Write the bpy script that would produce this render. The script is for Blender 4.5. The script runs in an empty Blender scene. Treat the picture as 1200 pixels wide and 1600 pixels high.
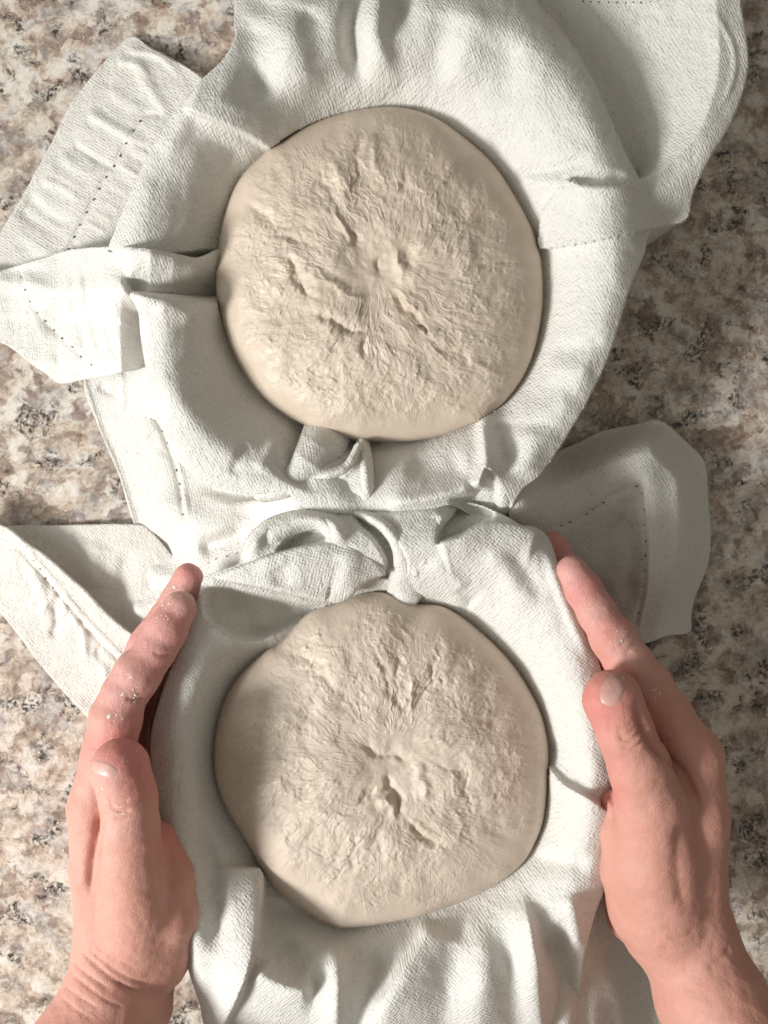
import bpy, math
import numpy as np
from mathutils import Vector
from mathutils.bvhtree import BVHTree
from mathutils.geometry import delaunay_2d_cdt

# ------------------------------------------------------------------ camera, world, light
H = 0.56            # camera height over the counter (m)
F = 1678.0          # focal length in photo pixels (photo 1200 x 1600)
scn = bpy.context.scene
COL = scn.collection

cam_d = bpy.data.cameras.new("camera")
cam_d.sensor_fit = 'VERTICAL'
cam_d.sensor_height = 24.0
cam_d.lens = 24.0 * F / 1600.0
cam_d.clip_start = 0.01
cam_d.clip_end = 50
cam_d.dof.use_dof = True
cam_d.dof.focus_distance = H - 0.075
cam_d.dof.aperture_fstop = 9.0
cam = bpy.data.objects.new("camera", cam_d)
cam.location = (0, 0, H)
COL.objects.link(cam)
scn.camera = cam

wld = bpy.data.worlds.new("World")
scn.world = wld
wld.use_nodes = True
bg = wld.node_tree.nodes["Background"]
bg.inputs[0].default_value = (1.0, 0.94, 0.82, 1)
bg.inputs[1].default_value = 0.285


def area_light(name, loc, target, size, size_y, power, color):
    d = bpy.data.lights.new(name, 'AREA')
    d.shape = 'RECTANGLE'
    d.size = size
    d.size_y = size_y
    d.energy = power
    d.color = color
    o = bpy.data.objects.new(name, d)
    o.location = loc
    o.rotation_euler = (Vector(target) - Vector(loc)).to_track_quat('-Z', 'Y').to_euler()
    COL.objects.link(o)
    return o


# sunlit window, off to the lower left; and the softer sky seen through the same window
area_light("window_sun", (-1.02, -0.44, 0.83), (0.0, -0.02, 0.05), 0.26, 0.26, 23, (1.0, 0.99, 0.97))
area_light("window_sky", (-1.5, -0.10, 1.15), (0.0, 0.0, 0.05), 1.0, 1.1, 11, (0.97, 0.985, 1.0))

vs = scn.view_settings
vs.view_transform = 'Standard'
vs.look = 'None'
vs.exposure = -0.12
vs.gamma = 1.0

# ------------------------------------------------------------------ maths helpers


def to_world(u, v, z):
    s = (H - z) / F
    return (u - 600.0) * s, (800.0 - v) * s, z


def catmull(pts, n=8, closed=False):
    P = np.asarray(pts, float)
    m = len(P)
    out = []
    rng = range(m) if closed else range(m - 1)
    for i in rng:
        if closed:
            p0, p1, p2, p3 = P[(i - 1) % m], P[i], P[(i + 1) % m], P[(i + 2) % m]
        else:
            p0, p1, p2, p3 = P[max(i - 1, 0)], P[i], P[i + 1], P[min(i + 2, m - 1)]
        for k in range(n):
            t = k / n
            out.append(0.5 * ((2 * p1) + (-p0 + p2) * t + (2 * p0 - 5 * p1 + 4 * p2 - p3) * t * t
                              + (-p0 + 3 * p1 - 3 * p2 + p3) * t ** 3))
    if not closed:
        out.append(P[-1])
    return np.array(out)


def poly_dist(U, V, L, closed=False):
    """distance, signed side (+ = right hand on screen), parameter 0..1, nearest point"""
    x = U.ravel(); y = V.ravel()
    best = np.full(x.shape, 1e18); side = np.zeros_like(x); par = np.zeros_like(x)
    nx = np.zeros_like(x); ny = np.zeros_like(x)
    A = L[:, :2]
    n = len(A)
    cnt = n if closed else n - 1
    seglen = np.array([np.hypot(*(A[(i + 1) % n] - A[i])) for i in range(cnt)])
    cum = np.concatenate([[0], np.cumsum(seglen)])
    tot = max(cum[-1], 1e-9)
    for i in range(cnt):
        a = A[i]; b = A[(i + 1) % n]
        dx, dy = b - a
        l2 = dx * dx + dy * dy
        if l2 < 1e-12:
            continue
        t = np.clip(((x - a[0]) * dx + (y - a[1]) * dy) / l2, 0, 1)
        qx = a[0] + t * dx; qy = a[1] + t * dy
        d2 = (x - qx) ** 2 + (y - qy) ** 2
        m = d2 < best
        best[m] = d2[m]
        side[m] = (dx * (y - a[1]) - dy * (x - a[0]))[m]
        par[m] = ((cum[i] + t * seglen[i]) / tot)[m]
        nx[m] = qx[m]; ny[m] = qy[m]
    sh = U.shape
    return (np.sqrt(best).reshape(sh), np.sign(side).reshape(sh), par.reshape(sh),
            nx.reshape(sh), ny.reshape(sh))


def inside(U, V, L):
    x = U.ravel(); y = V.ravel()
    c = np.zeros(x.shape, bool)
    n = len(L)
    for i in range(n):
        x1, y1 = L[i][:2]; x2, y2 = L[(i + 1) % n][:2]
        if y1 == y2:
            continue
        m = ((y1 > y) != (y2 > y))
        xi = (x2 - x1) * (y - y1) / (y2 - y1) + x1
        c ^= m & (x < xi)
    return c.reshape(U.shape)


def sstep(a, b, x):
    t = np.clip((x - a) / (b - a), 0, 1)
    return t * t * (3 - 2 * t)


_rng = np.random.RandomState(7)
_perm = np.tile(_rng.permutation(256), 3)
_grad = _rng.normal(size=(256, 3))
_grad /= np.linalg.norm(_grad, axis=1)[:, None]


def perlin(x, y, z=0.0):
    x, y, z = np.broadcast_arrays(np.asarray(x, float), np.asarray(y, float), np.asarray(z, float))
    xi = np.floor(x).astype(int); yi = np.floor(y).astype(int); zi = np.floor(z).astype(int)
    xf = x - xi; yf = y - yi; zf = z - zi
    f = lambda t: t * t * t * (t * (t * 6 - 15) + 10)
    u, v, w = f(xf), f(yf), f(zf)
    r = 0
    for dx in (0, 1):
        for dy in (0, 1):
            for dz in (0, 1):
                g = _grad[_perm[_perm[_perm[(xi + dx) & 255] + ((yi + dy) & 255)] + ((zi + dz) & 255)]]
                dot = g[..., 0] * (xf - dx) + g[..., 1] * (yf - dy) + g[..., 2] * (zf - dz)
                r = r + dot * (u if dx else 1 - u) * (v if dy else 1 - v) * (w if dz else 1 - w)
    return r * 1.5


def fbm(x, y, z=0.0, octv=3, gain=0.5):
    a, s, r = 1.0, 1.0, 0
    for i in range(octv):
        r = r + a * perlin(x * s + 17.3 * i, y * s - 9.1 * i, np.asarray(z) * s + 3.7 * i)
        a *= gain; s *= 2.03
    return r


def fold(U, V, Z, pts, amp, wl, wr, p=2.0, taper=(0.25, 0.25), ret=False):
    """add a ridge (amp>0) or a valley (amp<0), in metres; wl / wr: its width left / right of travel, px"""
    L = catmull(pts, 6) if len(pts) > 2 else np.array(pts, float)
    w = max(wl, wr) * 2.6
    lo = L[:, :2].min(0) - w; hi = L[:, :2].max(0) + w
    m = (U > lo[0]) & (U < hi[0]) & (V > lo[1]) & (V < hi[1])
    if not m.any():
        return Z
    d, s, t, _, _ = poly_dist(U[m], V[m], L)
    wd = np.where(s > 0, wr, wl)
    e = np.ones_like(t)
    if taper[0] > 0:
        e *= sstep(0, taper[0], t)
    if taper[1] > 0:
        e *= sstep(0, taper[1], 1 - t)
    Z[m] += amp * e * np.exp(-(d / wd) ** p)
    return Z


def patch(U, V, Z, poly, dz, soft, n=6):
    """raise or sink an area bounded by a traced polygon"""
    L = catmull(poly, n, True)
    lo = L.min(0) - 2; hi = L.max(0) + 2
    m = (U > lo[0]) & (U < hi[0]) & (V > lo[1]) & (V < hi[1])
    if m.any():
        d = poly_dist(U[m], V[m], L, True)[0]
        Z[m] += dz * np.where(inside(U[m], V[m], L), sstep(0, soft, d), 0)
    return Z


# ------------------------------------------------------------------ materials


def new_mat(name):
    m = bpy.data.materials.new(name)
    m.use_nodes = True
    nt = m.node_tree
    b = nt.nodes["Principled BSDF"]
    return m, nt, b


def N(nt, typ, **kw):
    n = nt.nodes.new(typ)
    for k, v in kw.items():
        if k in n.inputs:
            n.inputs[k].default_value = v
        else:
            setattr(n, k, v)
    return n


def ramp(nt, src, stops):
    r = nt.nodes.new("ShaderNodeValToRGB")
    el = r.color_ramp.elements
    while len(el) > 1:
        el.remove(el[-1])
    el[0].position = stops[0][0]; el[0].color = (*stops[0][1], 1) if len(stops[0][1]) == 3 else stops[0][1]
    for p, c in stops[1:]:
        e = el.new(p); e.color = (*c, 1)
    nt.links.new(src, r.inputs[0])
    return r.outputs[0]


def g3(v):
    return (v, v, v)


def mix(nt, fac, a, b, blend='MIX'):
    m = nt.nodes.new("ShaderNodeMix")
    m.data_type = 'RGBA'; m.blend_type = blend
    for sock, val in ((m.inputs[0], fac), (m.inputs[6], a), (m.inputs[7], b)):
        if hasattr(val, 'is_linked') or isinstance(val, bpy.types.NodeSocket):
            nt.links.new(val, sock)
        elif isinstance(val, (int, float)):
            sock.default_value = val if sock.type == 'VALUE' else (val, val, val, 1)
        else:
            sock.default_value = (*val, 1)
    return m.outputs[2]


def coords(nt, kind='Object', scale=(1, 1, 1), rot=0.0):
    tc = nt.nodes.new("ShaderNodeTexCoord")
    mp = nt.nodes.new("ShaderNodeMapping")
    mp.inputs['Scale'].default_value = scale
    mp.inputs['Rotation'].default_value = (0, 0, rot)
    nt.links.new(tc.outputs[kind], mp.inputs[0])
    return mp.outputs[0]


def noise(nt, vec, scale, detail=3, rough=0.5, dist=0.0, out=0):
    n = N(nt, "ShaderNodeTexNoise")
    n.inputs['Scale'].default_value = scale
    n.inputs['Detail'].default_value = detail
    n.inputs['Roughness'].default_value = rough
    n.inputs['Distortion'].default_value = dist
    nt.links.new(vec, n.inputs['Vector'])
    return n.outputs[out]


def math_n(nt, op, a, b=None):
    n = nt.nodes.new("ShaderNodeMath"); n.operation = op
    for i, x in enumerate((a, b)):
        if x is None:
            continue
        if isinstance(x, (int, float)):
            n.inputs[i].default_value = x
        else:
            nt.links.new(x, n.inputs[i])
    return n.outputs[0]


def bump(nt, h, strength, dist, normal=None):
    b = nt.nodes.new("ShaderNodeBump")
    b.inputs['Strength'].default_value = strength
    b.inputs['Distance'].default_value = dist
    nt.links.new(h, b.inputs['Height'])
    if normal is not None:
        nt.links.new(normal, b.inputs['Normal'])
    return b.outputs[0]


def cloth_mat(name, col, translucent=0.22):
    m, nt, b = new_mat(name)
    uv = coords(nt, 'UV')                        # millimetres on the cloth
    wa = noise(nt, coords(nt, 'UV', (0.95, 0.38, 1)), 1.0, 2, 0.6)
    wb = noise(nt, coords(nt, 'UV', (0.38, 0.95, 1)), 1.0, 2, 0.6)
    weave = math_n(nt, 'ADD', wa, wb)
    wv = N(nt, "ShaderNodeTexWave"); wv.bands_direction = 'X'
    wv.inputs['Scale'].default_value = 0.225; wv.inputs['Distortion'].default_value = 2.5
    wv.inputs['Detail'].default_value = 1; wv.inputs['Detail Scale'].default_value = 1.5
    nt.links.new(uv, wv.inputs[0])
    wv2 = N(nt, "ShaderNodeTexWave"); wv2.bands_direction = 'Y'
    wv2.inputs['Scale'].default_value = 0.225; wv2.inputs['Distortion'].default_value = 2.5
    wv2.inputs['Detail'].default_value = 1; wv2.inputs['Detail Scale'].default_value = 1.5
    nt.links.new(uv, wv2.inputs[0])
    weave = math_n(nt, 'ADD', weave, math_n(nt, 'MULTIPLY', math_n(nt, 'ADD', wv.outputs[1], wv2.outputs[1]), 0.13))
    fuzz = noise(nt, uv, 2.4, 2, 0.6)
    h = math_n(nt, 'ADD', weave, math_n(nt, 'MULTIPLY', fuzz, 0.35))
    nrm = bump(nt, h, 0.9, 0.75e-3)
    crk = noise(nt, uv, 0.13, 4, 0.6, 0.6)
    nrm = bump(nt, crk, 0.25, 2.0e-3, nrm)
    var = noise(nt, uv, 0.03, 3)
    base = mix(nt, var, (col[0] * .95, col[1] * .945, col[2] * .92), col)
    base = mix(nt, ramp(nt, weave, [(0.85, g3(1)), (1.3, g3(0))]), base, (col[0] * .88, col[1] * .875, col[2] * .86))
    nt.links.new(base, b.inputs['Base Color'])
    b.inputs['Roughness'].default_value = 0.85
    b.inputs['Specular IOR Level'].default_value = 0.25
    b.inputs['Sheen Weight'].default_value = 0.12
    b.inputs['Sheen Roughness'].default_value = 0.5
    nt.links.new(nrm, b.inputs['Normal'])
    tr = N(nt, "ShaderNodeBsdfTranslucent")
    nt.links.new(base, tr.inputs[0]); nt.links.new(nrm, tr.inputs[1])
    mx = N(nt, "ShaderNodeMixShader"); mx.inputs[0].default_value = translucent
    nt.links.new(b.outputs[0], mx.inputs[1]); nt.links.new(tr.outputs[0], mx.inputs[2])
    nt.links.new(mx.outputs[0], nt.nodes["Material Output"].inputs[0])
    return m


def granite_mat():
    m, nt, b = new_mat("granite")
    vec = coords(nt, 'Object')
    # domain warp so that the crystals look torn rather than round
    wn = noise(nt, vec, 95, 3, 0.6, 0, 1)
    wsub = N(nt, "ShaderNodeVectorMath"); wsub.operation = 'SUBTRACT'
    nt.links.new(wn, wsub.inputs[0]); wsub.inputs[1].default_value = (.5, .5, .5)
    wsc = N(nt, "ShaderNodeVectorMath"); wsc.operation = 'SCALE'
    nt.links.new(wsub.outputs[0], wsc.inputs[0]); wsc.inputs[3].default_value = 0.009
    wad = N(nt, "ShaderNodeVectorMath"); wad.operation = 'ADD'
    nt.links.new(vec, wad.inputs[0]); nt.links.new(wsc.outputs[0], wad.inputs[1])
    v = wad.outputs[0]
    a = noise(nt, v, 66, 7, 0.66, 0.3)
    vc = N(nt, "ShaderNodeTexVoronoi"); vc.inputs['Scale'].default_value = 80; vc.inputs['Randomness'].default_value = 1.0
    nt.links.new(v, vc.inputs['Vector'])
    vd = N(nt, "ShaderNodeTexVoronoi"); vd.inputs['Scale'].default_value = 300
    nt.links.new(v, vd.inputs['Vector'])
    sx = N(nt, "ShaderNodeSeparateColor"); nt.links.new(vc.outputs['Color'], sx.inputs[0])
    sy = N(nt, "ShaderNodeSeparateColor"); nt.links.new(vd.outputs['Color'], sy.inputs[0])
    cell = math_n(nt, 'ADD', math_n(nt, 'MULTIPLY', math_n(nt, 'SUBTRACT', sx.outputs[0], 0.5), 0.15), math_n(nt, 'MULTIPLY', math_n(nt, 'SUBTRACT', sy.outputs[0], 0.5), 0.08))
    a = math_n(nt, 'ADD', a, cell)
    col = ramp(nt, a, [(0.30, (0.20, 0.15, 0.125)), (0.41, (0.36, 0.285, 0.235)), (0.48, (0.54, 0.46, 0.375)),
                       (0.56, (0.66, 0.60, 0.515)), (0.66, (0.74, 0.715, 0.665)), (0.78, (0.62, 0.53, 0.41))])
    # grey feldspar
    gsel = ramp(nt, noise(nt, v, 60, 6, 0.64, 0.3), [(0.50, g3(0)), (0.60, g3(1))])
    gcol = ramp(nt, noise(nt, v, 210, 3, 0.6), [(0.35, (0.22, 0.20, 0.19)), (0.52, (0.44, 0.42, 0.40)), (0.68, (0.66, 0.65, 0.62))])
    col = mix(nt, math_n(nt, 'MULTIPLY', gsel, 0.72), col, gcol)
    # brown mauve patches
    bsel = ramp(nt, noise(nt, v, 68, 5, 0.68, 0.2), [(0.54, g3(0)), (0.62, g3(1))])
    bcol = ramp(nt, noise(nt, v, 260, 3, 0.6), [(0.35, (0.15, 0.11, 0.095)), (0.6, (0.34, 0.275, 0.235))])
    col = mix(nt, math_n(nt, 'MULTIPLY', bsel, 0.85), col, bcol)
    # rust veins
    off = N(nt, "ShaderNodeVectorMath"); off.operation = 'ADD'
    nt.links.new(v, off.inputs[0]); off.inputs[1].default_value = (0.4, 0.9, 0)
    rsel = ramp(nt, noise(nt, off.outputs[0], 95, 5, 0.64, 0.7), [(0.60, g3(0)), (0.68, g3(1))])
    col = mix(nt, math_n(nt, 'MULTIPLY', rsel, 0.62), col, (0.27, 0.125, 0.07))
    # black biotite clumps made of small flakes
    off2 = N(nt, "ShaderNodeVectorMath"); off2.operation = 'ADD'
    nt.links.new(v, off2.inputs[0]); off2.inputs[1].default_value = (1.7, 0.3, 0)
    dsel = ramp(nt, noise(nt, off2.outputs[0], 62, 4, 0.6, 0.2), [(0.53, g3(0)), (0.62, g3(1))])
    fl = ramp(nt, noise(nt, v, 420, 3, 0.65), [(0.42, g3(1)), (0.58, g3(0))])
    col = mix(nt, math_n(nt, 'MULTIPLY', math_n(nt, 'MULTIPLY', dsel, fl), 0.95), col, (0.035, 0.033, 0.034))
    # fine grain of every crystal
    fg = noise(nt, v, 700, 3, 0.6)
    col = mix(nt, 0.55, col, ramp(nt, fg, [(0.3, g3(0.30)), (0.5, g3(0.5)), (0.72, g3(0.72))]), 'OVERLAY')
    # dusty flour film, thicker in places
    film = ramp(nt, noise(nt, vec, 1500, 2, 0.6), [(0.62, g3(0)), (0.72, g3(1))])
    fsel = ramp(nt, noise(nt, vec, 16, 3, 0.6), [(0.52, g3(0)), (0.66, g3(1))])
    col = mix(nt, math_n(nt, 'MULTIPLY', math_n(nt, 'MULTIPLY', film, fsel), 0.55), col, (0.78, 0.76, 0.72))
    col = mix(nt, 1.0, col, (0.95, 0.93, 0.92), 'MULTIPLY')
    nt.links.new(col, b.inputs['Base Color'])
    nt.links.new(ramp(nt, noise(nt, vec, 60, 4, 0.6), [(0.3, g3(0.14)), (0.7, g3(0.32))]), b.inputs['Roughness'])
    b.inputs['Specular IOR Level'].default_value = 0.42
    nt.links.new(bump(nt, fg, 0.12, 0.2e-3), b.inputs['Normal'])
    return m


def dough_mat(name, col):
    m, nt, b = new_mat(name)
    vec = coords(nt, 'Object')
    n1 = noise(nt, vec, 60, 4, 0.6)
    c = mix(nt, ramp(nt, n1, [(0.3, g3(0)), (0.7, g3(1))]), (col[0] * .92, col[1] * .90, col[2] * .87), (min(col[0] * 1.06, 1), col[1] * 1.06, col[2] * 1.06))
    sp = ramp(nt, noise(nt, vec, 900, 2, 0.5), [(0.68, g3(0)), (0.74, g3(1))])      # bran flecks
    c = mix(nt, math_n(nt, 'MULTIPLY', sp, 0.30), c, (0.34, 0.22, 0.13))
    att = N(nt, "ShaderNodeAttribute"); att.attribute_name = "web"
    c = mix(nt, math_n(nt, 'MULTIPLY', att.outputs['Fac'], 0.55), c, (0.80, 0.70, 0.57))
    sa0 = N(nt, "ShaderNodeAttribute"); sa0.attribute_name = "streak"
    sc0 = ramp(nt, noise(nt, sa0.outputs['Vector'], 0.9, 4, 0.6, 0.4), [(0.35, g3(0)), (0.65, g3(1))])
    c = mix(nt, math_n(nt, 'MULTIPLY', sc0, 0.20), c, (col[0] * .74, col[1] * .72, col[2] * .70))
    nt.links.new(c, b.inputs['Base Color'])
    b.inputs['Subsurface Weight'].default_value = 0.25
    b.inputs['Subsurface Radius'].default_value = (1.0, 0.7, 0.45)
    b.inputs['Subsurface Scale'].default_value = 0.0025
    wet = ramp(nt, noise(nt, vec, 38, 3, 0.6), [(0.42, g3(0.50)), (0.58, g3(0.26))])
    nt.links.new(wet, b.inputs['Roughness'])
    b.inputs['Specular IOR Level'].default_value = 0.40
    sa = N(nt, "ShaderNodeAttribute"); sa.attribute_name = "streak"
    pa = N(nt, "ShaderNodeAttribute"); pa.attribute_name = "pull"
    st = noise(nt, sa.outputs['Vector'], 1.6, 5, 0.68, 0.5)
    n = bump(nt, math_n(nt, 'MULTIPLY', st, pa.outputs['Fac']), 0.65, 1.8e-3)
    n = bump(nt, noise(nt, vec, 520, 4, 0.6, 0.4), 0.28, 0.5e-3, n)
    n = bump(nt, noise(nt, vec, 1700, 2, 0.6), 0.22, 0.25e-3, n)
    nt.links.new(n, b.inputs['Normal'])
    return m


def skin_mat(name):
    m, nt, b = new_mat(name)
    vec = coords(nt, 'Object')
    att = N(nt, "ShaderNodeAttribute"); att.attribute_name = "flush"
    c = mix(nt, noise(nt, vec, 70, 4, 0.6), (0.53, 0.25, 0.19), (0.63, 0.345, 0.275))
    c = mix(nt, math_n(nt, 'MULTIPLY', att.outputs['Fac'], 0.9), c, (0.58, 0.165, 0.15))
    mott = ramp(nt, noise(nt, vec, 240, 4, 0.65), [(0.35, g3(0)), (0.65, g3(1))])
    c = mix(nt, math_n(nt, 'MULTIPLY', mott, 0.22), c, (0.66, 0.31, 0.25))
    # dried flour and dough film on the fingers
    dus = N(nt, "ShaderNodeAttribute"); dus.attribute_name = "dust"
    dn = ramp(nt, noise(nt, vec, 1000, 6, 0.75, 0.2), [(0.30, g3(0.15)), (0.70, g3(1))])
    c = mix(nt, math_n(nt, 'MULTIPLY', math_n(nt, 'MULTIPLY', dn, dus.outputs['Fac']), 0.55), c, (0.72, 0.56, 0.53))
    nt.links.new(c, b.inputs['Base Color'])
    b.inputs['Subsurface Weight'].default_value = 0.22
    b.inputs['Subsurface Radius'].default_value = (1.0, 0.35, 0.2)
    b.inputs['Subsurface Scale'].default_value = 0.003
    b.inputs['Roughness'].default_value = 0.5
    b.inputs['Specular IOR Level'].default_value = 0.38
    n = bump(nt, noise(nt, coords(nt, 'Object', (1, 1, 1)), 800, 5, 0.7, 0.8), 0.5, 0.45e-3)
    vo = N(nt, "ShaderNodeTexVoronoi"); vo.feature = 'DISTANCE_TO_EDGE'
    vo.inputs['Scale'].default_value = 750
    nt.links.new(vec, vo.inputs['Vector'])
    n = bump(nt, vo.outputs[0], 0.4, 0.3e-3, n)
    n = bump(nt, noise(nt, coords(nt, 'Object', (1, 0.45, 1), 0.5), 420, 6, 0.72, 0.5), 0.45, 0.8e-3, n)
    nt.links.new(n, b.inputs['Normal'])
    return m


def plain_mat(name, col, rough=0.5, sss=0.0, spec=0.4):
    m, nt, b = new_mat(name)
    vec = coords(nt, 'Object')
    c = mix(nt, noise(nt, vec, 400, 3), tuple(x * 0.85 for x in col), tuple(min(1, x * 1.1) for x in col))
    nt.links.new(c, b.inputs['Base Color'])
    b.inputs['Roughness'].default_value = rough
    b.inputs['Specular IOR Level'].default_value = spec
    b.inputs['Subsurface Weight'].default_value = sss
    b.inputs['Subsurface Scale'].default_value = 0.002
    return m


M_CLOTH = cloth_mat("cotton_upper", (0.88, 0.865, 0.825))
M_CLOTH2 = cloth_mat("cotton_lower", (0.88, 0.865, 0.825))
M_HEM = cloth_mat("cotton_single_layer", (0.86, 0.84, 0.79), 0.2)
M_GRANITE = granite_mat()
M_DOUGH = dough_mat("dough_upper", (0.62, 0.528, 0.432))
M_DOUGH2 = dough_mat("dough_lower", (0.635, 0.543, 0.455))
M_SKIN = skin_mat("skin")
M_NAIL = plain_mat("nail", (0.54, 0.31, 0.265), 0.42, 0.2, 0.5)
M_NAIL2 = plain_mat("nail_pale", (0.62, 0.37, 0.32), 0.4, 0.2, 0.5)
M_CRUMB = plain_mat("dried_dough", (0.80, 0.70, 0.56), 0.7, 0.1)
M_HOLE = plain_mat("stitch_shadow", (0.11, 0.10, 0.085), 0.9)
M_THREAD = plain_mat("thread", (0.66, 0.61, 0.52), 0.85)

# ------------------------------------------------------------------ object helpers


def link_mesh(name, verts, faces, mat, parent=None, smooth=True, uv=None, attrs=None):
    me = bpy.data.meshes.new(name)
    me.from_pydata(verts, [], faces)
    if smooth:
        me.polygons.foreach_set("use_smooth", np.ones(len(me.polygons), bool))
    if uv is not None:
        lay = me.uv_layers.new(name="UVMap")
        idx = np.empty(len(me.loops), int)
        me.loops.foreach_get("vertex_index", idx)
        lay.data.foreach_set("uv", np.asarray(uv)[idx].astype(np.float32).ravel())
    for k, a in (attrs or {}).items():
        a = np.asarray(a, np.float32)
        if a.ndim == 2:
            me.attributes.new(k, 'FLOAT_VECTOR', 'POINT').data.foreach_set("vector", a.ravel())
        else:
            me.attributes.new(k, 'FLOAT', 'POINT').data.foreach_set("value", a)
    me.materials.append(mat)
    me.update()
    o = bpy.data.objects.new(name, me)
    COL.objects.link(o)
    if parent is not None:
        o.parent = parent
    return o


def tag(o, label=None, cat=None, group=None, kind=None):
    for k, v in (("label", label), ("category", cat), ("group", group), ("kind", kind)):
        if v:
            o[k] = v
    return o


def root(name, loc, label, cat, group=None):
    o = bpy.data.objects.new(name, None)
    o.empty_display_size = 0.02
    o.location = loc
    COL.objects.link(o)
    return tag(o, label, cat, group)


def unparented(o, parent):
    o.parent = parent
    o.matrix_parent_inverse = parent.matrix_world.inverted()
    o.matrix_parent_inverse.identity()
    o.location = -parent.location


def sheet(name, outline, zfun, mat, parent, step=3.0, snaps=(), ang=0.0, skirt=False, thick=0.0009, smooth_n=8):
    OUT = catmull(outline, smooth_n, True)
    def resample(L, sp, closed):
        A = np.vstack([L, L[:1]]) if closed else L
        sl = np.hypot(*np.diff(A, axis=0).T); cm = np.concatenate([[0], np.cumsum(sl)])
        k = max(int(round(cm[-1] / sp)), 2)
        q = np.linspace(0, cm[-1], k + 1)
        if closed:
            q = q[:-1]
        return np.stack([np.interp(q, cm, A[:, 0]), np.interp(q, cm, A[:, 1])], 1)
    OUT = resample(OUT, step, True)
    lines = [resample(catmull(sp, 6) if len(sp) > 2 else np.array(sp, float), step, False) for sp in snaps]
    lo = OUT.min(0); hi = OUT.max(0)
    rows = np.arange(lo[1] + step * .5, hi[1], step * 0.9)
    g = []
    for i, y in enumerate(rows):
        xs_ = np.arange(lo[0] + (step * 0.5 if i % 2 else 0), hi[0], step)
        g.append(np.stack([xs_, np.full_like(xs_, y)], 1))
    G = np.vstack(g)
    G = G[inside(G[:, 0], G[:, 1], OUT)]
    d = poly_dist(G[:, 0], G[:, 1], OUT, True)[0]
    G = G[d > step * 0.55]
    for k in range(len(lines)):
        ln = lines[k]
        ok = inside(ln[:, 0], ln[:, 1], OUT)
        ok &= poly_dist(ln[:, 0], ln[:, 1], OUT, True)[0] > step * 0.7
        ln = ln[ok]
        lines[k] = ln
        if len(ln) > 1:
            G = G[poly_dist(G[:, 0], G[:, 1], ln)[0] > step * 0.55]
    pts2 = [OUT] + [l_ for l_ in lines if len(l_) > 1]
    edges = [(i, (i + 1) % len(OUT)) for i in range(len(OUT))]
    off = len(OUT)
    for ln in pts2[1:]:
        edges += [(off + i, off + i + 1) for i in range(len(ln) - 1)]
        off += len(ln)
    allp = np.vstack(pts2 + [G])
    res = delaunay_2d_cdt([Vector((float(x), float(y))) for x, y in allp], edges, [], 0, 1e-4)
    P2 = np.array([(p[0], p[1]) for p in res[0]])
    T = np.array(res[2], int)
    cen = P2[T].mean(1)
    T = T[inside(cen[:, 0], cen[:, 1], OUT)]
    # image y points down: flip so that normals look up
    e1 = P2[T[:, 1]] - P2[T[:, 0]]; e2 = P2[T[:, 2]] - P2[T[:, 0]]
    cr = e1[:, 0] * e2[:, 1] - e1[:, 1] * e2[:, 0]
    T[cr > 0] = T[cr > 0][:, ::-1]
    uu = P2[:, 0].copy(); vv = P2[:, 1].copy()
    z = zfun(uu, vv)
    z = np.maximum(z, 0.0018)
    X, Y, Zw = to_world(uu, vv, z)
    verts = np.stack([X, Y, Zw], 1)
    faces = T
    ca, sa = math.cos(ang), math.sin(ang)
    uv = np.stack([(X * ca + Y * sa) * 1000 + 700, (-X * sa + Y * ca) * 1000 + 900], 1)
    faces_l = faces.tolist()
    if skirt:
        # boundary edges hang down to the counter
        from collections import defaultdict
        cnt = defaultdict(int)
        for f in faces_l:
            for i in range(3):
                cnt[(f[i], f[(i + 1) % 3])] += 1
        bd = [e_ for e_ in cnt if (e_[1], e_[0]) not in cnt]
        bv = sorted({i for e_ in bd for i in e_})
        mp = {}
        extra = []; euv = []
        cx, cy = verts[:, 0].mean(), verts[:, 1].mean()
        base = len(verts)
        for lev, (zz, k) in enumerate(((0.6, 0.985), (0.25, 0.97), (0.0, 0.965))):
            for i in bv:
                x, y, z0 = verts[i]
                mp[(i, lev)] = base + len(extra)
                extra.append((cx + (x - cx) * k, cy + (y - cy) * k, max(z0 * zz, 0.0015)))
                euv.append((uv[i][0], uv[i][1] - (1 - zz) * z0 * 1000))
        for (i, j) in bd:
            p, q = i, j
            for lev in range(3):
                p2, q2 = mp[(i, lev)], mp[(j, lev)]
                faces_l.append([q, p, p2, q2])
                p, q = p2, q2
        verts = np.vstack([verts, extra]); uv = np.vstack([uv, euv])
    o = link_mesh(name, verts.tolist(), faces_l, mat, None, True, uv)
    unparented(o, parent)
    md = o.modifiers.new("thickness", 'SOLIDIFY')
    md.thickness = thick; md.offset = -1.0
    o["_zf"] = 0
    del o["_zf"]
    return o


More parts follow.
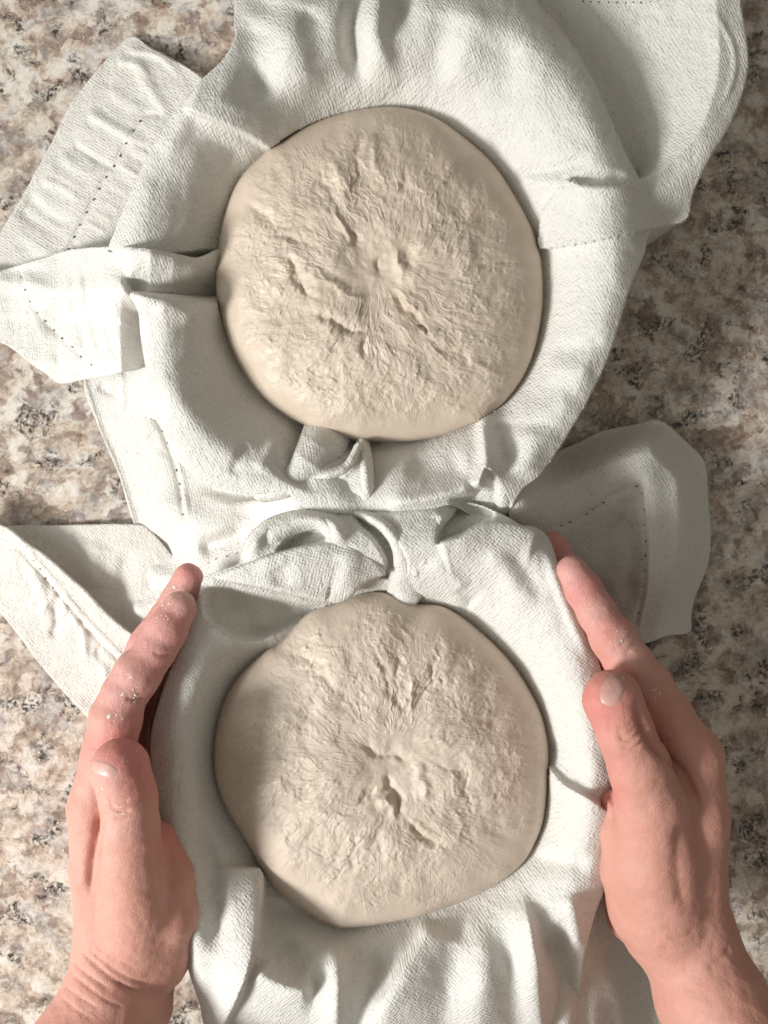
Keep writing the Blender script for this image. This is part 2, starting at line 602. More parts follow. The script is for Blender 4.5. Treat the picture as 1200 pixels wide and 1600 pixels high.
def hemstitch(parent, zfun, pts, spacing=19, size=(3.0, 1.9), skip=0.12, seed=1, lift=0.00025):
    """row of small pulled-thread holes along a hem, joined in one piece"""
    r = np.random.RandomState(seed)
    L = catmull(pts, 10)
    seg = np.hypot(*np.diff(L, axis=0).T); cum = np.concatenate([[0], np.cumsum(seg)])
    verts, faces = [], []
    s = spacing * 0.4
    while s < cum[-1]:
        i = min(np.searchsorted(cum, s) - 1, len(L) - 2); i = max(i, 0)
        t = (s - cum[i]) / max(seg[i], 1e-6)
        p = L[i] * (1 - t) + L[i + 1] * t
        d = (L[i + 1] - L[i]) / max(seg[i], 1e-6)
        if r.rand() > skip:
            a = math.atan2(d[1], d[0]) + r.normal() * 0.35
            A = 0.85 * size[0] * (0.6 + 0.5 * r.rand()); B = 0.8 * size[1] * (0.6 + 0.5 * r.rand())
            p = p + r.normal(size=2) * 0.8
            base = len(verts)
            ring = []
            for k in range(8):
                th = k * math.pi / 4
                x = A * math.cos(th); y = B * math.sin(th)
                ring.append((p[0] + x * math.cos(a) - y * math.sin(a), p[1] + x * math.sin(a) + y * math.cos(a)))
            ring = np.array(ring)
            zz = zfun(ring[:, 0].copy(), ring[:, 1].copy())
            zc = zfun(np.array([p[0]]), np.array([p[1]]))
            zt = max(zz.max(), zc[0]) * 0.5 + zz * 0.5 + lift
            for k in range(8):
                verts.append(to_world(ring[k, 0], ring[k, 1], zt[k]))
            verts.append(to_world(p[0], p[1], zt.mean()))
            for k in range(8):
                faces.append((base + (k + 1) % 8, base + k, base + 8))
        s += spacing * (0.85 + 0.3 * r.rand())
    if verts:
        o = link_mesh("hemstitch", verts, faces, M_HOLE, None, False)
        unparented(o, parent)
        o["kind"] = "stuff"
        return o


# ------------------------------------------------------------------ traced curves (photo pixels)
DOUGH_U = [(612, 167), (674, 181), (727, 216), (772, 258), (811, 318), (838, 375), (848, 433), (845, 503), (825, 574),
           (785, 631), (727, 667), (648, 689), (577, 689), (542, 685), (476, 665), (418, 627), (379, 578), (352, 517),
           (338, 455), (340, 397), (350, 340), (374, 280), (423, 232), (476, 199), (538, 176)]
DOUGH_L = [(595, 925), (622, 933), (650, 943), (696, 949), (746, 983), (801, 1038), (838, 1098), (854, 1148), (857, 1208),
           (852, 1267), (838, 1313), (806, 1359), (732, 1405), (641, 1435), (549, 1450), (517, 1445), (471, 1419),
           (421, 1377), (389, 1322), (347, 1249), (334, 1190), (341, 1125), (366, 1066), (412, 1020), (439, 1004),
           (480, 960), (522, 944), (563, 929)]
CREST_U = [(590, 30), (700, 22), (792, 45), (862, 112), (914, 195), (948, 292), (958, 400), (950, 480), (925, 560),
           (885, 640), (835, 705), (790, 742), (740, 752), (690, 772), (640, 778), (560, 785), (480, 765), (400, 748),
           (330, 725), (285, 685), (266, 630), (256, 575), (248, 515), (222, 440), (208, 385), (232, 310), (262, 245),
           (296, 180), (345, 145), (400, 90), (480, 45)]
CREST_L = [(330, 915), (305, 1000), (280, 1090), (268, 1180), (272, 1280), (290, 1380), (330, 1480), (410, 1545),
           (520, 1562), (620, 1568), (720, 1555), (800, 1520), (868, 1450), (912, 1350), (928, 1240), (922, 1120),
           (896, 1020), (855, 930), (800, 862), (700, 850), (610, 852), (520, 855), (440, 872), (380, 895)]
DU = catmull(DOUGH_U, 6, True); DL = catmull(DOUGH_L, 6, True)
CU = catmull(CREST_U, 6, True); CL = catmull(CREST_L, 6, True)
Z_D, Z_R = 0.0485, 0.078


def bowl_base(U, V, D, C, drop=0.0075, width=42.0, floor=0.03):
    dd, _, _, _, _ = poly_dist(U, V, D, True)
    dc, _, _, _, _ = poly_dist(U, V, C, True)
    in_d = inside(U, V, D); in_c = inside(U, V, C)
    t = dd / (dd + dc + 1e-6)
    wall = Z_D + (Z_R - Z_D) * (1 - (1 - t) ** 1.75)
    under = Z_D - 0.024 * sstep(4, 55, dd)
    out = Z_R - drop * (dc / width) ** 1.7
    out = np.maximum(out, floor)
    return np.where(in_d, under, np.where(in_c, wall, out)), in_d, dd, dc, in_c


def crinkle(U, V, seed, a=0.0007):
    return a * (fbm(U / 70, V / 70, seed, 2) + 0.55 * fbm(U / 26, V / 26, seed + 5, 2))


# ------------------------------------------------------------------ the counter
tag(link_mesh("countertop", [(-1.2, -1.2, 0), (1.2, -1.2, 0), (1.2, 1.2, 0), (-1.2, 1.2, 0),
                             (-1.2, -1.2, -0.03), (1.2, -1.2, -0.03), (1.2, 1.2, -0.03), (-1.2, 1.2, -0.03)],
              [(0, 1, 2, 3), (4, 7, 6, 5), (0, 4, 5, 1), (1, 5, 6, 2), (2, 6, 7, 3), (3, 7, 4, 0)], M_GRANITE, None, False),
    "mottled cream and brown granite kitchen countertop", None, None, "structure")

# ------------------------------------------------------------------ upper towel
towel_u = root("tea_towel", (0.0, 0.11, 0.0),
               "off-white cotton towel lining the bowl that no hands hold, corners spread wide", "towel",
               "towels lining the bowls")

U_EDGE = [(828, -45), (836, 0), (870, 42), (906, 92), (936, 150), (964, 214), (984, 256), (999, 281)]
U_RIDGE = [(1128, -45), (1138, 40), (1139, 100), (1120, 160), (1088, 216), (1056, 247), (1024, 272), (992, 283),
           (950, 288), (912, 287), (884, 279)]
U_BAND_LOW = [(838, 389), (880, 383), (917, 377), (960, 368), (992, 362), (1040, 352), (1068, 347)]
U_PLEAT = [(285, 166), (330, 184), (380, 205), (419, 229)]
U_LOWTOP = [(200, 462), (213, 461), (235, 465), (253, 468), (300, 471), (350, 473)]
U_PL2 = [(572, 690), (574, 720), (577, 760), (581, 804)]
U_PLM = [(553, 686), (548, 706), (530, 722), (509, 727), (480, 745), (452, 764), (420, 772)]
OUT_U = [(374, -45), (366, 30), (366, 62), (346, 95), (318, 121), (300, 142), (280, 165), (254, 202), (224, 256), (199, 312),
         (179, 362), (170, 392), (186, 440), (205, 468), (216, 488), (219, 520), (225, 560), (232, 595), (247, 652), (273, 712), (300, 740), (334, 760),
         (380, 771), (414, 772), (446, 769), (470, 790), (500, 801), (548, 803), (582, 808), (612, 800), (674, 795), (706, 790),
         (745, 810), (776, 814), (800, 792), (817, 764), (850, 735), (904, 652), (950, 560), (984, 452), (1006, 400),
         (1018, 362), (1066, 349), (1077, 334), (1084, 300), (1108, 250), (1138, 200), (1158, 154), (1169, 108), (1167, 60),
         (1158, 8), (1152, -45), (1120, -60), (900, -62), (600, -62), (420, -60)]
E_EDGE = catmull(U_EDGE, 6); E_RIDGE = catmull(U_RIDGE, 6); E_BLOW = catmull(U_BAND_LOW, 6)
POCKET = np.vstack([E_EDGE, [(1014, 279)], E_RIDGE[::-1][18:], [(1160, -60), (828, -60)]])
POCKET2 = np.vstack([E_EDGE, E_RIDGE[E_RIDGE[:, 0] > 1000][::-1]])
BAND = np.vstack([E_RIDGE[::-1], [(1152, -45), (1180, 100), (1120, 260), (1090, 330)], E_BLOW[::-1], [(846, 330)]])


def z_upper(U, V):
    Z, in_d, dd, dc, in_c = bowl_base(U, V, DU, CU)
    free = ~in_d
    Zf = Z.copy()
    # top of the frame: broad folds running down into the bowl
    Zf = fold(U, V, Zf, [(470, -30), (455, 40), (470, 110), (500, 160)], 0.0065, 30, 36)
    Zf = fold(U, V, Zf, [(402, 20), (398, 70), (400, 120), (412, 170)], -0.008, 26, 30)
    Zf = fold(U, V, Zf, [(380, 5), (420, 10), (470, 18), (500, 38), (512, 50)], -0.005, 14, 26, taper=(.3, .3))
    Zf = fold(U, V, Zf, [(566, -20), (552, 40), (556, 90), (572, 140)], -0.010, 13, 18, taper=(.05, .4))
    Zf = fold(U, V, Zf, [(590, -10), (586, 50), (600, 100), (620, 150)], 0.006, 18, 24, taper=(.05, .4))
    Zf = fold(U, V, Zf, [(632, -40), (628, 10), (622, 60)], -0.0075, 20, 16, taper=(0, .5))
    Zf = fold(U, V, Zf, [(700, 10), (690, 70), (672, 140)], -0.0022, 22, 22)
    Zf = fold(U, V, Zf, [(760, 0), (730, 80), (705, 150)], 0.003, 30, 34)
    Zf = fold(U, V, Zf, [(800, 60), (795, 120), (800, 170)], -0.0025, 24, 30)
    # upper-left pleat: the sheet above the line stands proud
    Zf = fold(U, V, Zf, U_PLEAT, 0.013, 80, 3.5, 1.6, (0.10, 0.0))
    Zf = fold(U, V, Zf, [(280, 190), (330, 220), (390, 250)], -0.003, 20, 40)
    Zf = fold(U, V, Zf, [(225, 260), (280, 280), (345, 320)], -0.002, 40, 50)
    # folds under the left flap
    Zf = patch(U, V, Zf, [(150, 392), (250, 396), (350, 392), (352, 440), (340, 466), (255, 462), (205, 456), (170, 440)], -0.020, 8)
    Zf = fold(U, V, Zf, U_LOWTOP, 0.010, 4, 30, 1.8, (.10, 0))
    Zf = fold(U, V, Zf, [(238, 494), (262, 482), (290, 488), (306, 506)], 0.003, 12, 16)
    # lower left wall
    Zf = fold(U, V, Zf, [(250, 560), (290, 640), (350, 700), (420, 728)], 0.004, 30, 26)
    Zf = fold(U, V, Zf, [(360, 745), (372, 720), (388, 690)], -0.002, 8, 14)
    Zf = fold(U, V, Zf, [(405, 742), (415, 715), (440, 680)], 0.003, 12, 18)
    # the pleats below the dough
    Zf = fold(U, V, Zf, [(448, 756), (464, 724), (480, 676)], -0.008, 24, 30, 1.8, (0.2, 0.0))
    Zf = fold(U, V, Zf, [(560, 692), (565, 730), (570, 800)], -0.005, 40, 34, 2.0, (0.0, 0.0))
    Zf = fold(U, V, Zf, [(630, 730), (690, 735), (735, 725)], -0.005, 26, 20)
    Zf = fold(U, V, Zf, [(600, 788), (650, 782), (700, 772), (745, 756)], 0.006, 16, 10, taper=(.2, .15))
    Zf = fold(U, V, Zf, [(752, 650), (758, 700), (757, 730), (742, 765)], 0.013, 24, 9, 1.8, (.0, .1))
    Zf = fold(U, V, Zf, [(776, 655), (788, 695), (800, 740)], -0.005, 18, 18, taper=(.2, .3))
    Zf = patch(U, V, Zf, [(700, 782), (742, 762), (756, 730), (775, 740), (790, 770), (800, 792), (776, 820), (740, 818)], -0.010, 12)
    Zf = fold(U, V, Zf, [(830, 660), (828, 700), (815, 750)], 0.004, 24, 30)
    # right wall
    Zf = fold(U, V, Zf, [(845, 575), (890, 580), (930, 575)], 0.0022, 14, 22)
    Zf = fold(U, V, Zf, [(800, 650), (850, 640), (900, 620)], 0.002, 18, 18)
    Zf = fold(U, V, Zf, [(860, 540), (900, 545), (950, 530)], -0.0018, 14, 14)
    # step under the band that crosses the rim
    dl, _, _, _, _ = poly_dist(U, V, E_BLOW)
    dr, _, _, _, _ = poly_dist(U, V, E_RIDGE)
    q = inside(U, V, BAND) | (dl < 0.9)
    zb = np.maximum(Zf + 0.004 + 0.002 * np.exp(-dl / 25), 0.067 - 0.010 * sstep(20, 90, dr) - 0.006 * sstep(1090, 1180, U))
    Zf = np.where(q, zb, Zf)
    Zf = fold(U, V, Zf, [(886, 274), (910, 281), (950, 280), (985, 276)], -0.0045, 9, 7, 1.8, (0.35, 0.25))
    Zf = fold(U, V, Zf, [(884, 283), (915, 292), (955, 293), (1000, 287)], 0.0035, 5, 18, taper=(.3, .1))
    Zf = fold(U, V, Zf, [(800, 268), (850, 268), (890, 258), (930, 246)], -0.0025, 9, 12)
    Zf = fold(U, V, Zf, [(812, 280), (860, 284), (884, 282)], 0.0018, 12, 14)
    # the pocket behind the rim
    pk = inside(U, V, POCKET2)
    de, _, _, _, _ = poly_dist(U, V, E_EDGE)
    tt = de / (de + dr + 1e-6)
    zp = 0.046 + 0.022 * tt ** 1.8
    Zf = np.where(pk & (de > 0.9), np.minimum(zp, 0.067 - 0.006 * sstep(1090, 1180, U)), Zf)
    # hem seam on the outer band
    Zf = fold(U, V, Zf, [(1110, 8), (1130, 40), (1146, 75), (1148, 110), (1140, 140), (1118, 180)], 0.0011, 4, 5)
    Z = np.where(free, Zf, Z)
    Z = Z + crinkle(U, V, 1.0) * np.where(free, 1, 0)
    return Z


lining_u = sheet("lining", OUT_U, z_upper, M_CLOTH, towel_u, 3.0,
                 [U_EDGE, U_BAND_LOW, U_PLEAT, U_LOWTOP, U_RIDGE], 0.5, True)
hemstitch(towel_u, z_upper, [(905, 2), (935, 3), (968, 4), (1000, 3), (1030, 0)], 13, (2.4, 1.8), 0.05, 3)

# upper-left hem corner lying on the counter
OUT_UA = [(204, 56), (232, 72), (270, 92), (316, 122), (330, 150), (310, 200), (260, 300), (230, 380), (200, 420), (110, 410), (50, 425),
          (0, 440), (-50, 460), (-50, 440), (0, 364), (40, 297), (60, 260), (82, 220), (105, 172), (127, 140), (167, 92)]
HEM_A = [(248, 179), (223, 181), (212, 199), (201, 216), (190, 235), (179, 256), (167, 273), (157, 292), (146, 311), (136, 331), (126, 350),
         (117, 369), (106, 392)]


def z_ua(U, V):
    d, s, t, _, _ = poly_dist(U, V, catmull([(204, 56), (167, 92), (127, 140), (105, 172), (82, 220), (60, 260), (40, 297), (0, 364), (-50, 440)], 5))
    Z = 0.004 + 0.012 * sstep(0, 150, d)
    r = np.random.RandomState(5)
    for i in range(13):
        f = (i + 0.2 + 0.6 * r.rand()) / 13
        x0 = 200 - 190 * f + r.normal() * 4; y0 = 70 + 290 * f + r.normal() * 4
        ln = 60 + 60 * r.rand()
        dx, dy = 0.86, 0.5
        bx = r.normal() * 8
        Z = fold(U, V, Z, [(x0, y0), (x0 + dx * ln * .5 + bx * .3, y0 + dy * ln * .5 - bx), (x0 + dx * ln, y0 + dy * ln)],
                 (0.0005 + 0.0015 * r.rand()) * (1 if r.rand() < 0.55 else -1), 5 + 9 * r.rand(), 4 + 7 * r.rand(), taper=(.15, .45))
    Z = fold(U, V, Z, HEM_A, -0.0011, 5, 5, taper=(0, 0))
    for i in range(12):
        f = i / 11
        x0 = 226 - 115 * f; y0 = 186 + 195 * f
        Z = fold(U, V, Z, [(x0, y0), (x0 + 18, y0 + 9), (x0 + 36, y0 + 20)], 0.0009 * r.normal(), 4, 4)
    Z = fold(U, V, Z, [(204, 90), (235, 140), (262, 180)], 0.0015, 10, 8)
    return Z + crinkle(U, V, 9, 0.0008)


sheet("corner_flap", OUT_UA, z_ua, M_HEM, towel_u, 2.6, [HEM_A], 1.0)
hemstitch(towel_u, z_ua, HEM_A[1:], 20.5, (3.4, 2.4), 0.0, 4, 0.0006)

# left flap that spills over the rim
OUT_UL = [(352, 392), (338, 390), (310, 402), (283, 398), (233, 388), (183, 385), (110, 390), (50, 408), (0, 423), (-50, 432), (-50, 520),
          (0, 535), (23, 548), (50, 570), (70, 583), (93, 599), (133, 593), (180, 584), (228, 575), (246, 570), (250, 540), (246, 510), (250, 485), (300, 482), (345, 480), (358, 460), (360, 425)]
HEM_UL = [(31, 425), (40, 455), (52, 480), (68, 502), (84, 516), (100, 532), (117, 547), (133, 562), (152, 577)]


def z_ul(U, V):
    # along the strip: high at the rim, low at the dough and out on the counter
    A = np.interp(U, [-60, 20, 90, 140, 175, 205, 235, 270, 310, 345, 365], [.012, .016, .026, .044, .066, .080, .083, .077, .064, .050, .040])
    B = np.interp(U, [-60, 20, 90, 130, 165, 190, 215, 250], [.008, .010, .015, .026, .044, .052, .040, .028])
    k = sstep(452, 505, V)
    Z = A * (1 - k) + B * k
    Z -= 0.006 * sstep(560, 600, V)
    Z = fold(U, V, Z, [(196, 458), (214, 450), (240, 449), (270, 454), (310, 456), (355, 456)], -0.014, 22, 24, 2.0, (.10, 0))
    Z = fold(U, V, Z, [(170, 390), (240, 396), (290, 406), (345, 396)], 0.005, 14, 20, taper=(.2, 0))
    Z = fold(U, V, Z, [(184, 415), (178, 450), (178, 500), (186, 545)], 0.007, 22, 20)
    Z = fold(U, V, Z, [(192, 462), (202, 495), (206, 530), (205, 570)], -0.006, 12, 16, 2.0, (.4, .5))
    Z = fold(U, V, Z, [(184, 500), (196, 505), (206, 512)], 0.003, 4, 5)
    Z = fold(U, V, Z, [(20, 440), (70, 452), (120, 450), (160, 440)], 0.003, 16, 20)
    Z = fold(U, V, Z, [(60, 520), (100, 500), (150, 470)], -0.003, 18, 16)
    Z = fold(U, V, Z, [(90, 565), (130, 540), (165, 510)], 0.003, 14, 14)
    for i, x0 in enumerate((112, 124, 134, 144, 155)):
        Z = fold(U, V, Z, [(x0, 410), (x0 + 3, 470), (x0 + 14, 520), (x0 + 30, 570)], 0.0014 * (1 if i % 2 else -1), 5, 5)
    for i, y0 in enumerate((420, 440, 462, 490)):
        Z = fold(U, V, Z, [(-20, y0), (30, y0 + 2), (80, y0 + 2)], 0.0012 * (1 if i % 2 else -1), 8, 8)
    Z = fold(U, V, Z, HEM_UL, -0.0008, 4, 4, taper=(0, 0))
    Z = fold(U, V, Z, [(60, 560), (100, 575), (160, 560)], 0.003, 14, 14)
    return Z + crinkle(U, V, 21, 0.0007)


sheet("side_flap", OUT_UL, z_ul, M_CLOTH, towel_u, 2.6, [], 0.15)
hemstitch(towel_u, z_ul, HEM_UL, 20, (2.8, 1.6), 0.0, 6, 0.0006)

# tail that runs down between the bowls
OUT_UT = [(131, 594), (158, 677), (186, 743), (209, 817), (242, 853), (225, 882), (197, 930), (190, 957), (194, 984), (235, 973),
          (310, 960), (390, 920), (440, 880), (520, 840), (590, 815), (592, 760), (560, 745), (500, 738), (450, 730), (380, 730), (330, 700), (290, 650), (260, 600), (235, 575), (185, 580)]
HEM_UT = [(240, 645), (252, 668), (262, 692), (270, 715), (276, 735), (281, 760), (284, 785), (287, 805)]


def z_ut(U, V):
    left = catmull([(131, 594), (158, 677), (186, 743), (209, 817), (242, 853), (225, 882), (197, 930), (190, 957), (194, 984)], 5)
    d, s, t, _, _ = poly_dist(U, V, left)
    Z = 0.006 + 0.010 * sstep(0, 80, d) + 0.042 * sstep(770, 800, V + U * .0) * 0 + 0.032 * sstep(90, 330, d)
    Z += 0.012 * sstep(760, 840, V) * sstep(20, 120, d) * sstep(950, 860, V)
    Z = fold(U, V, Z, [(215, 800), (270, 815), (330, 822), (400, 800)], 0.006, 40, 26)
    Z = fold(U, V, Z, [(310, 760), (380, 775), (450, 768), (500, 755)], -0.004, 12, 10)
    Z = fold(U, V, Z, [(300, 772), (360, 785), (440, 778), (520, 768)], 0.003, 10, 16)
    Z = fold(U, V, Z, [(305, 860), (350, 845), (390, 825)], -0.007, 14, 16)
    Z = fold(U, V, Z, [(225, 880), (250, 900), (290, 905)], 0.004, 16, 16)
    Z = fold(U, V, Z, [(200, 955), (240, 945), (270, 930)], 0.004, 12, 12)
    Z = fold(U, V, Z, HEM_UT, -0.0014, 4, 5, taper=(0, 0))
    Z = fold(U, V, Z, [(x + 6, y) for x, y in HEM_UT], 0.001, 4, 4, taper=(0, 0))
    Z = fold(U, V, Z, [(131, 594), (158, 677), (186, 743), (209, 817)], 0.0012, 5, 5, taper=(0, 0))
    Z = fold(U, V, Z, [(150, 600), (175, 612), (188, 600)], -0.003, 8, 8)
    r = np.random.RandomState(3)
    for i in range(9):
        x0 = 170 + 90 * r.rand(); y0 = 650 + 130 * r.rand()
        Z = fold(U, V, Z, [(x0, y0), (x0 + 14, y0 + 18 * r.normal()), (x0 + 40, y0 + 12 * r.normal())], 0.0009 * r.normal(), 7, 7)
    return Z + crinkle(U, V, 31, 0.0008)


sheet("trailing_end", OUT_UT, z_ut, M_CLOTH, towel_u, 2.8, [], 0.3)
hemstitch(towel_u, z_ut, HEM_UT, 22, (3.2, 1.5), 0.1, 8, 0.0006)
HEM_UT2 = [(318, 883), (335, 874), (355, 868), (378, 862)]
hemstitch(towel_u, z_ut, HEM_UT2, 16, (3.0, 1.3), 0.0, 9, 0.0006)

# small turned-up tab of hem
OUT_TAB = [(184, 583), (208, 578), (232, 574), (242, 600), (250, 640), (250, 657), (220, 648), (188, 638), (183, 610)]


def z_tab(U, V):
    Z = 0.024 + 0.020 * sstep(184, 250, U)
    Z = fold(U, V, Z, [(190, 590), (192, 620), (192, 640)], 0.002, 6, 10, taper=(0, 0))
    return Z + crinkle(U, V, 41, 0.0005)


sheet("hem_tab", OUT_TAB, z_tab, M_CLOTH, towel_u, 2.6, [], 0.3, False, 0.0016, 4)



def lobe(name, parent, outline, ridge, zr, k, mat, ang, extra=(), step=2.4, lr=(1.0, 1.0), seed=3, thick=0.0011, p=2.0, roll=0.005, rw=11.0, post=None):
    """rounded fold of cloth: highest along a ridge line (zr: heights along it), falling off to its edges"""
    L = catmull(ridge, 6)
    OL = catmull(outline, 5, True)

    def zf(U, V):
        d, sd, t, _, _ = poly_dist(U, V, L)
        Z = np.interp(t, np.linspace(0, 1, len(zr)), zr) - k * (d * np.where(sd > 0, lr[1], lr[0]) / 30.0) ** p
        for f in extra:
            Z = fold(U, V, Z, *f)
        de = poly_dist(U, V, OL, True)[0]
        Z = Z - roll * np.clip(1 - de / rw, 0, 1) ** 2.2
        Z = Z + crinkle(U, V, seed, 0.0008)
        return post(U, V, Z) if post else Z
    return sheet(name, outline, zf, mat, parent, step, [], ang, False, thick, 5)


def roll_fold(name, parent, path, hw, zr, mat, ang, depth=0.009, seed=5, step=2.2):
    """a rolled ridge of cloth along a path; hw: half widths in px, zr: heights along it"""
    L = catmull(path, 8)
    n = len(L)
    t = np.linspace(0, 1, n)
    w = np.interp(t, np.linspace(0, 1, len(hw)), hw)
    d = np.gradient(L, axis=0); d /= np.linalg.norm(d, axis=1)[:, None]
    nr = np.stack([-d[:, 1], d[:, 0]], 1)
    ca, cb = L[-1] + d[-1] * w[-1] * 0.9, L[0] - d[0] * w[0] * 0.9
    sel = slice(None, None, 4)
    outl = np.vstack([(L - nr * w[:, None])[sel], [ca], (L + nr * w[:, None])[::-1][sel], [cb]])

    def zf(U, V):
        dd, sd, tt, _, _ = poly_dist(U, V, L)
        ww = np.interp(tt, np.linspace(0, 1, len(hw)), hw)
        Z = np.interp(tt, np.linspace(0, 1, len(zr)), zr) - depth * (dd / ww) ** 2.2
        return Z + crinkle(U, V, seed, 0.0007)
    return sheet(name, [tuple(q) for q in outl], zf, mat, parent, step, [], ang, False, 0.001, 4)


# pleats squeezed between the upper dough and the lower bowl
roll_fold("fold", towel_u, [(405, 775), (440, 763), (470, 740), (492, 712), (508, 684), (516, 668)], [10, 17, 25, 33, 38, 36], [.062, .070, .075, .075, .069, .058], M_CLOTH, 0.2, 0.008, 7)
roll_fold("fold", towel_u, [(561, 696), (552, 716), (540, 732), (518, 740), (496, 746), (470, 760)], [7, 8, 9, 10, 10, 8], [.066, .074, .077, .077, .074, .066], M_CLOTH, 0.6, 0.006, 12)
roll_fold("fold", towel_u, [(566, 690), (570, 720), (573, 760), (577, 800)], [11, 13, 13, 10], [.058, .074, .077, .069], M_CLOTH, 1.0, 0.007, 13)
roll_fold("fold", towel_u, [(756, 722), (772, 733), (784, 752), (787, 778), (779, 806)], [9, 12, 15, 17, 13], [.073, .078, .078, .072, .060], M_CLOTH, 0.8, 0.007, 14)
lobe("fold", towel_u, [(574, 684), (562, 689), (555, 702), (550, 722), (536, 737), (516, 741), (504, 735), (480, 750), (440, 768), (400, 780), (340, 790), (330, 840), (400, 850), (440, 835),
                       (500, 815), (548, 812), (582, 810), (579, 770), (576, 725)],
     [(566, 690), (570, 725), (574, 765), (578, 806)], [.056, .072, .076, .069], 0.0030, M_CLOTH, 1.2,
     extra=[([(556, 700), (548, 728), (530, 742), (505, 742)], 0.004, 8, 14, 2.0, (0.1, 0.2)), ([(440, 776), (490, 765), (540, 762)], 0.003, 14, 16),
            ([(520, 790), (545, 780), (570, 775)], -0.002, 10, 10)], lr=(8.0, 1.0), seed=31, p=1.3, roll=0.003, rw=7,
     post=lambda U, V, Z: Z * sstep(350, 470, U) + (z_ut(U, V) - 0.0006) * (1 - sstep(350, 470, U)))
lobe("fold", towel_u, [(744, 764), (752, 738), (758, 722), (770, 727), (783, 742), (792, 765), (803, 788), (792, 808), (774, 815), (746, 812), (704, 791), (724, 779)],
     [(760, 724), (777, 740), (786, 766), (786, 800)], [.072, .071, .069, .062], 0.006, M_CLOTH, 0.9, lr=(1.0, 0.45), seed=9, rw=14,
     roll=0.006)

# ------------------------------------------------------------------ lower towel
towel_l = root("tea_towel", (0.0, -0.11, 0.0),
               "off-white cotton towel lining the bowl held between two hands, bunched at its top", "towel",
               "towels lining the bowls")
OUT_L = [(319, 903), (348, 890), (373, 880), (387, 853), (410, 822), (440, 804), (470, 797), (510, 797), (548, 799), (580, 802), (646, 795),
         (700, 784), (740, 786), (790, 806), (814, 820), (838, 824), (858, 842), (872, 880), (888, 925), (905, 968), (934, 1030), (950, 1100), (958, 1200),
         (960, 1300), (948, 1380), (931, 1425), (913, 1495), (906, 1548), (895, 1660), (600, 1670), (340, 1660), (318, 1600), (311, 1565), (294, 1515),
         (282, 1450), (262, 1380), (246, 1300), (236, 1200), (237, 1140), (260, 1062), (286, 1003), (308, 940)]
L_EDGE = [(411, 1352), (409, 1393), (403, 1433), (398, 1473), (387, 1517), (370, 1560), (350, 1600), (335, 1640)]
L_LOB = [(321, 904), (370, 912), (410, 920), (450, 928), (480, 935), (530, 942)]
L_R1 = [(583, 810), (604, 826), (621, 846), (630, 866), (633, 885)]
L_RP = [(858, 1200), (880, 1225), (905, 1240), (935, 1258)]
L_TOP = [(684, 852), (705, 845), (723, 839), (747, 825), (772, 815)]


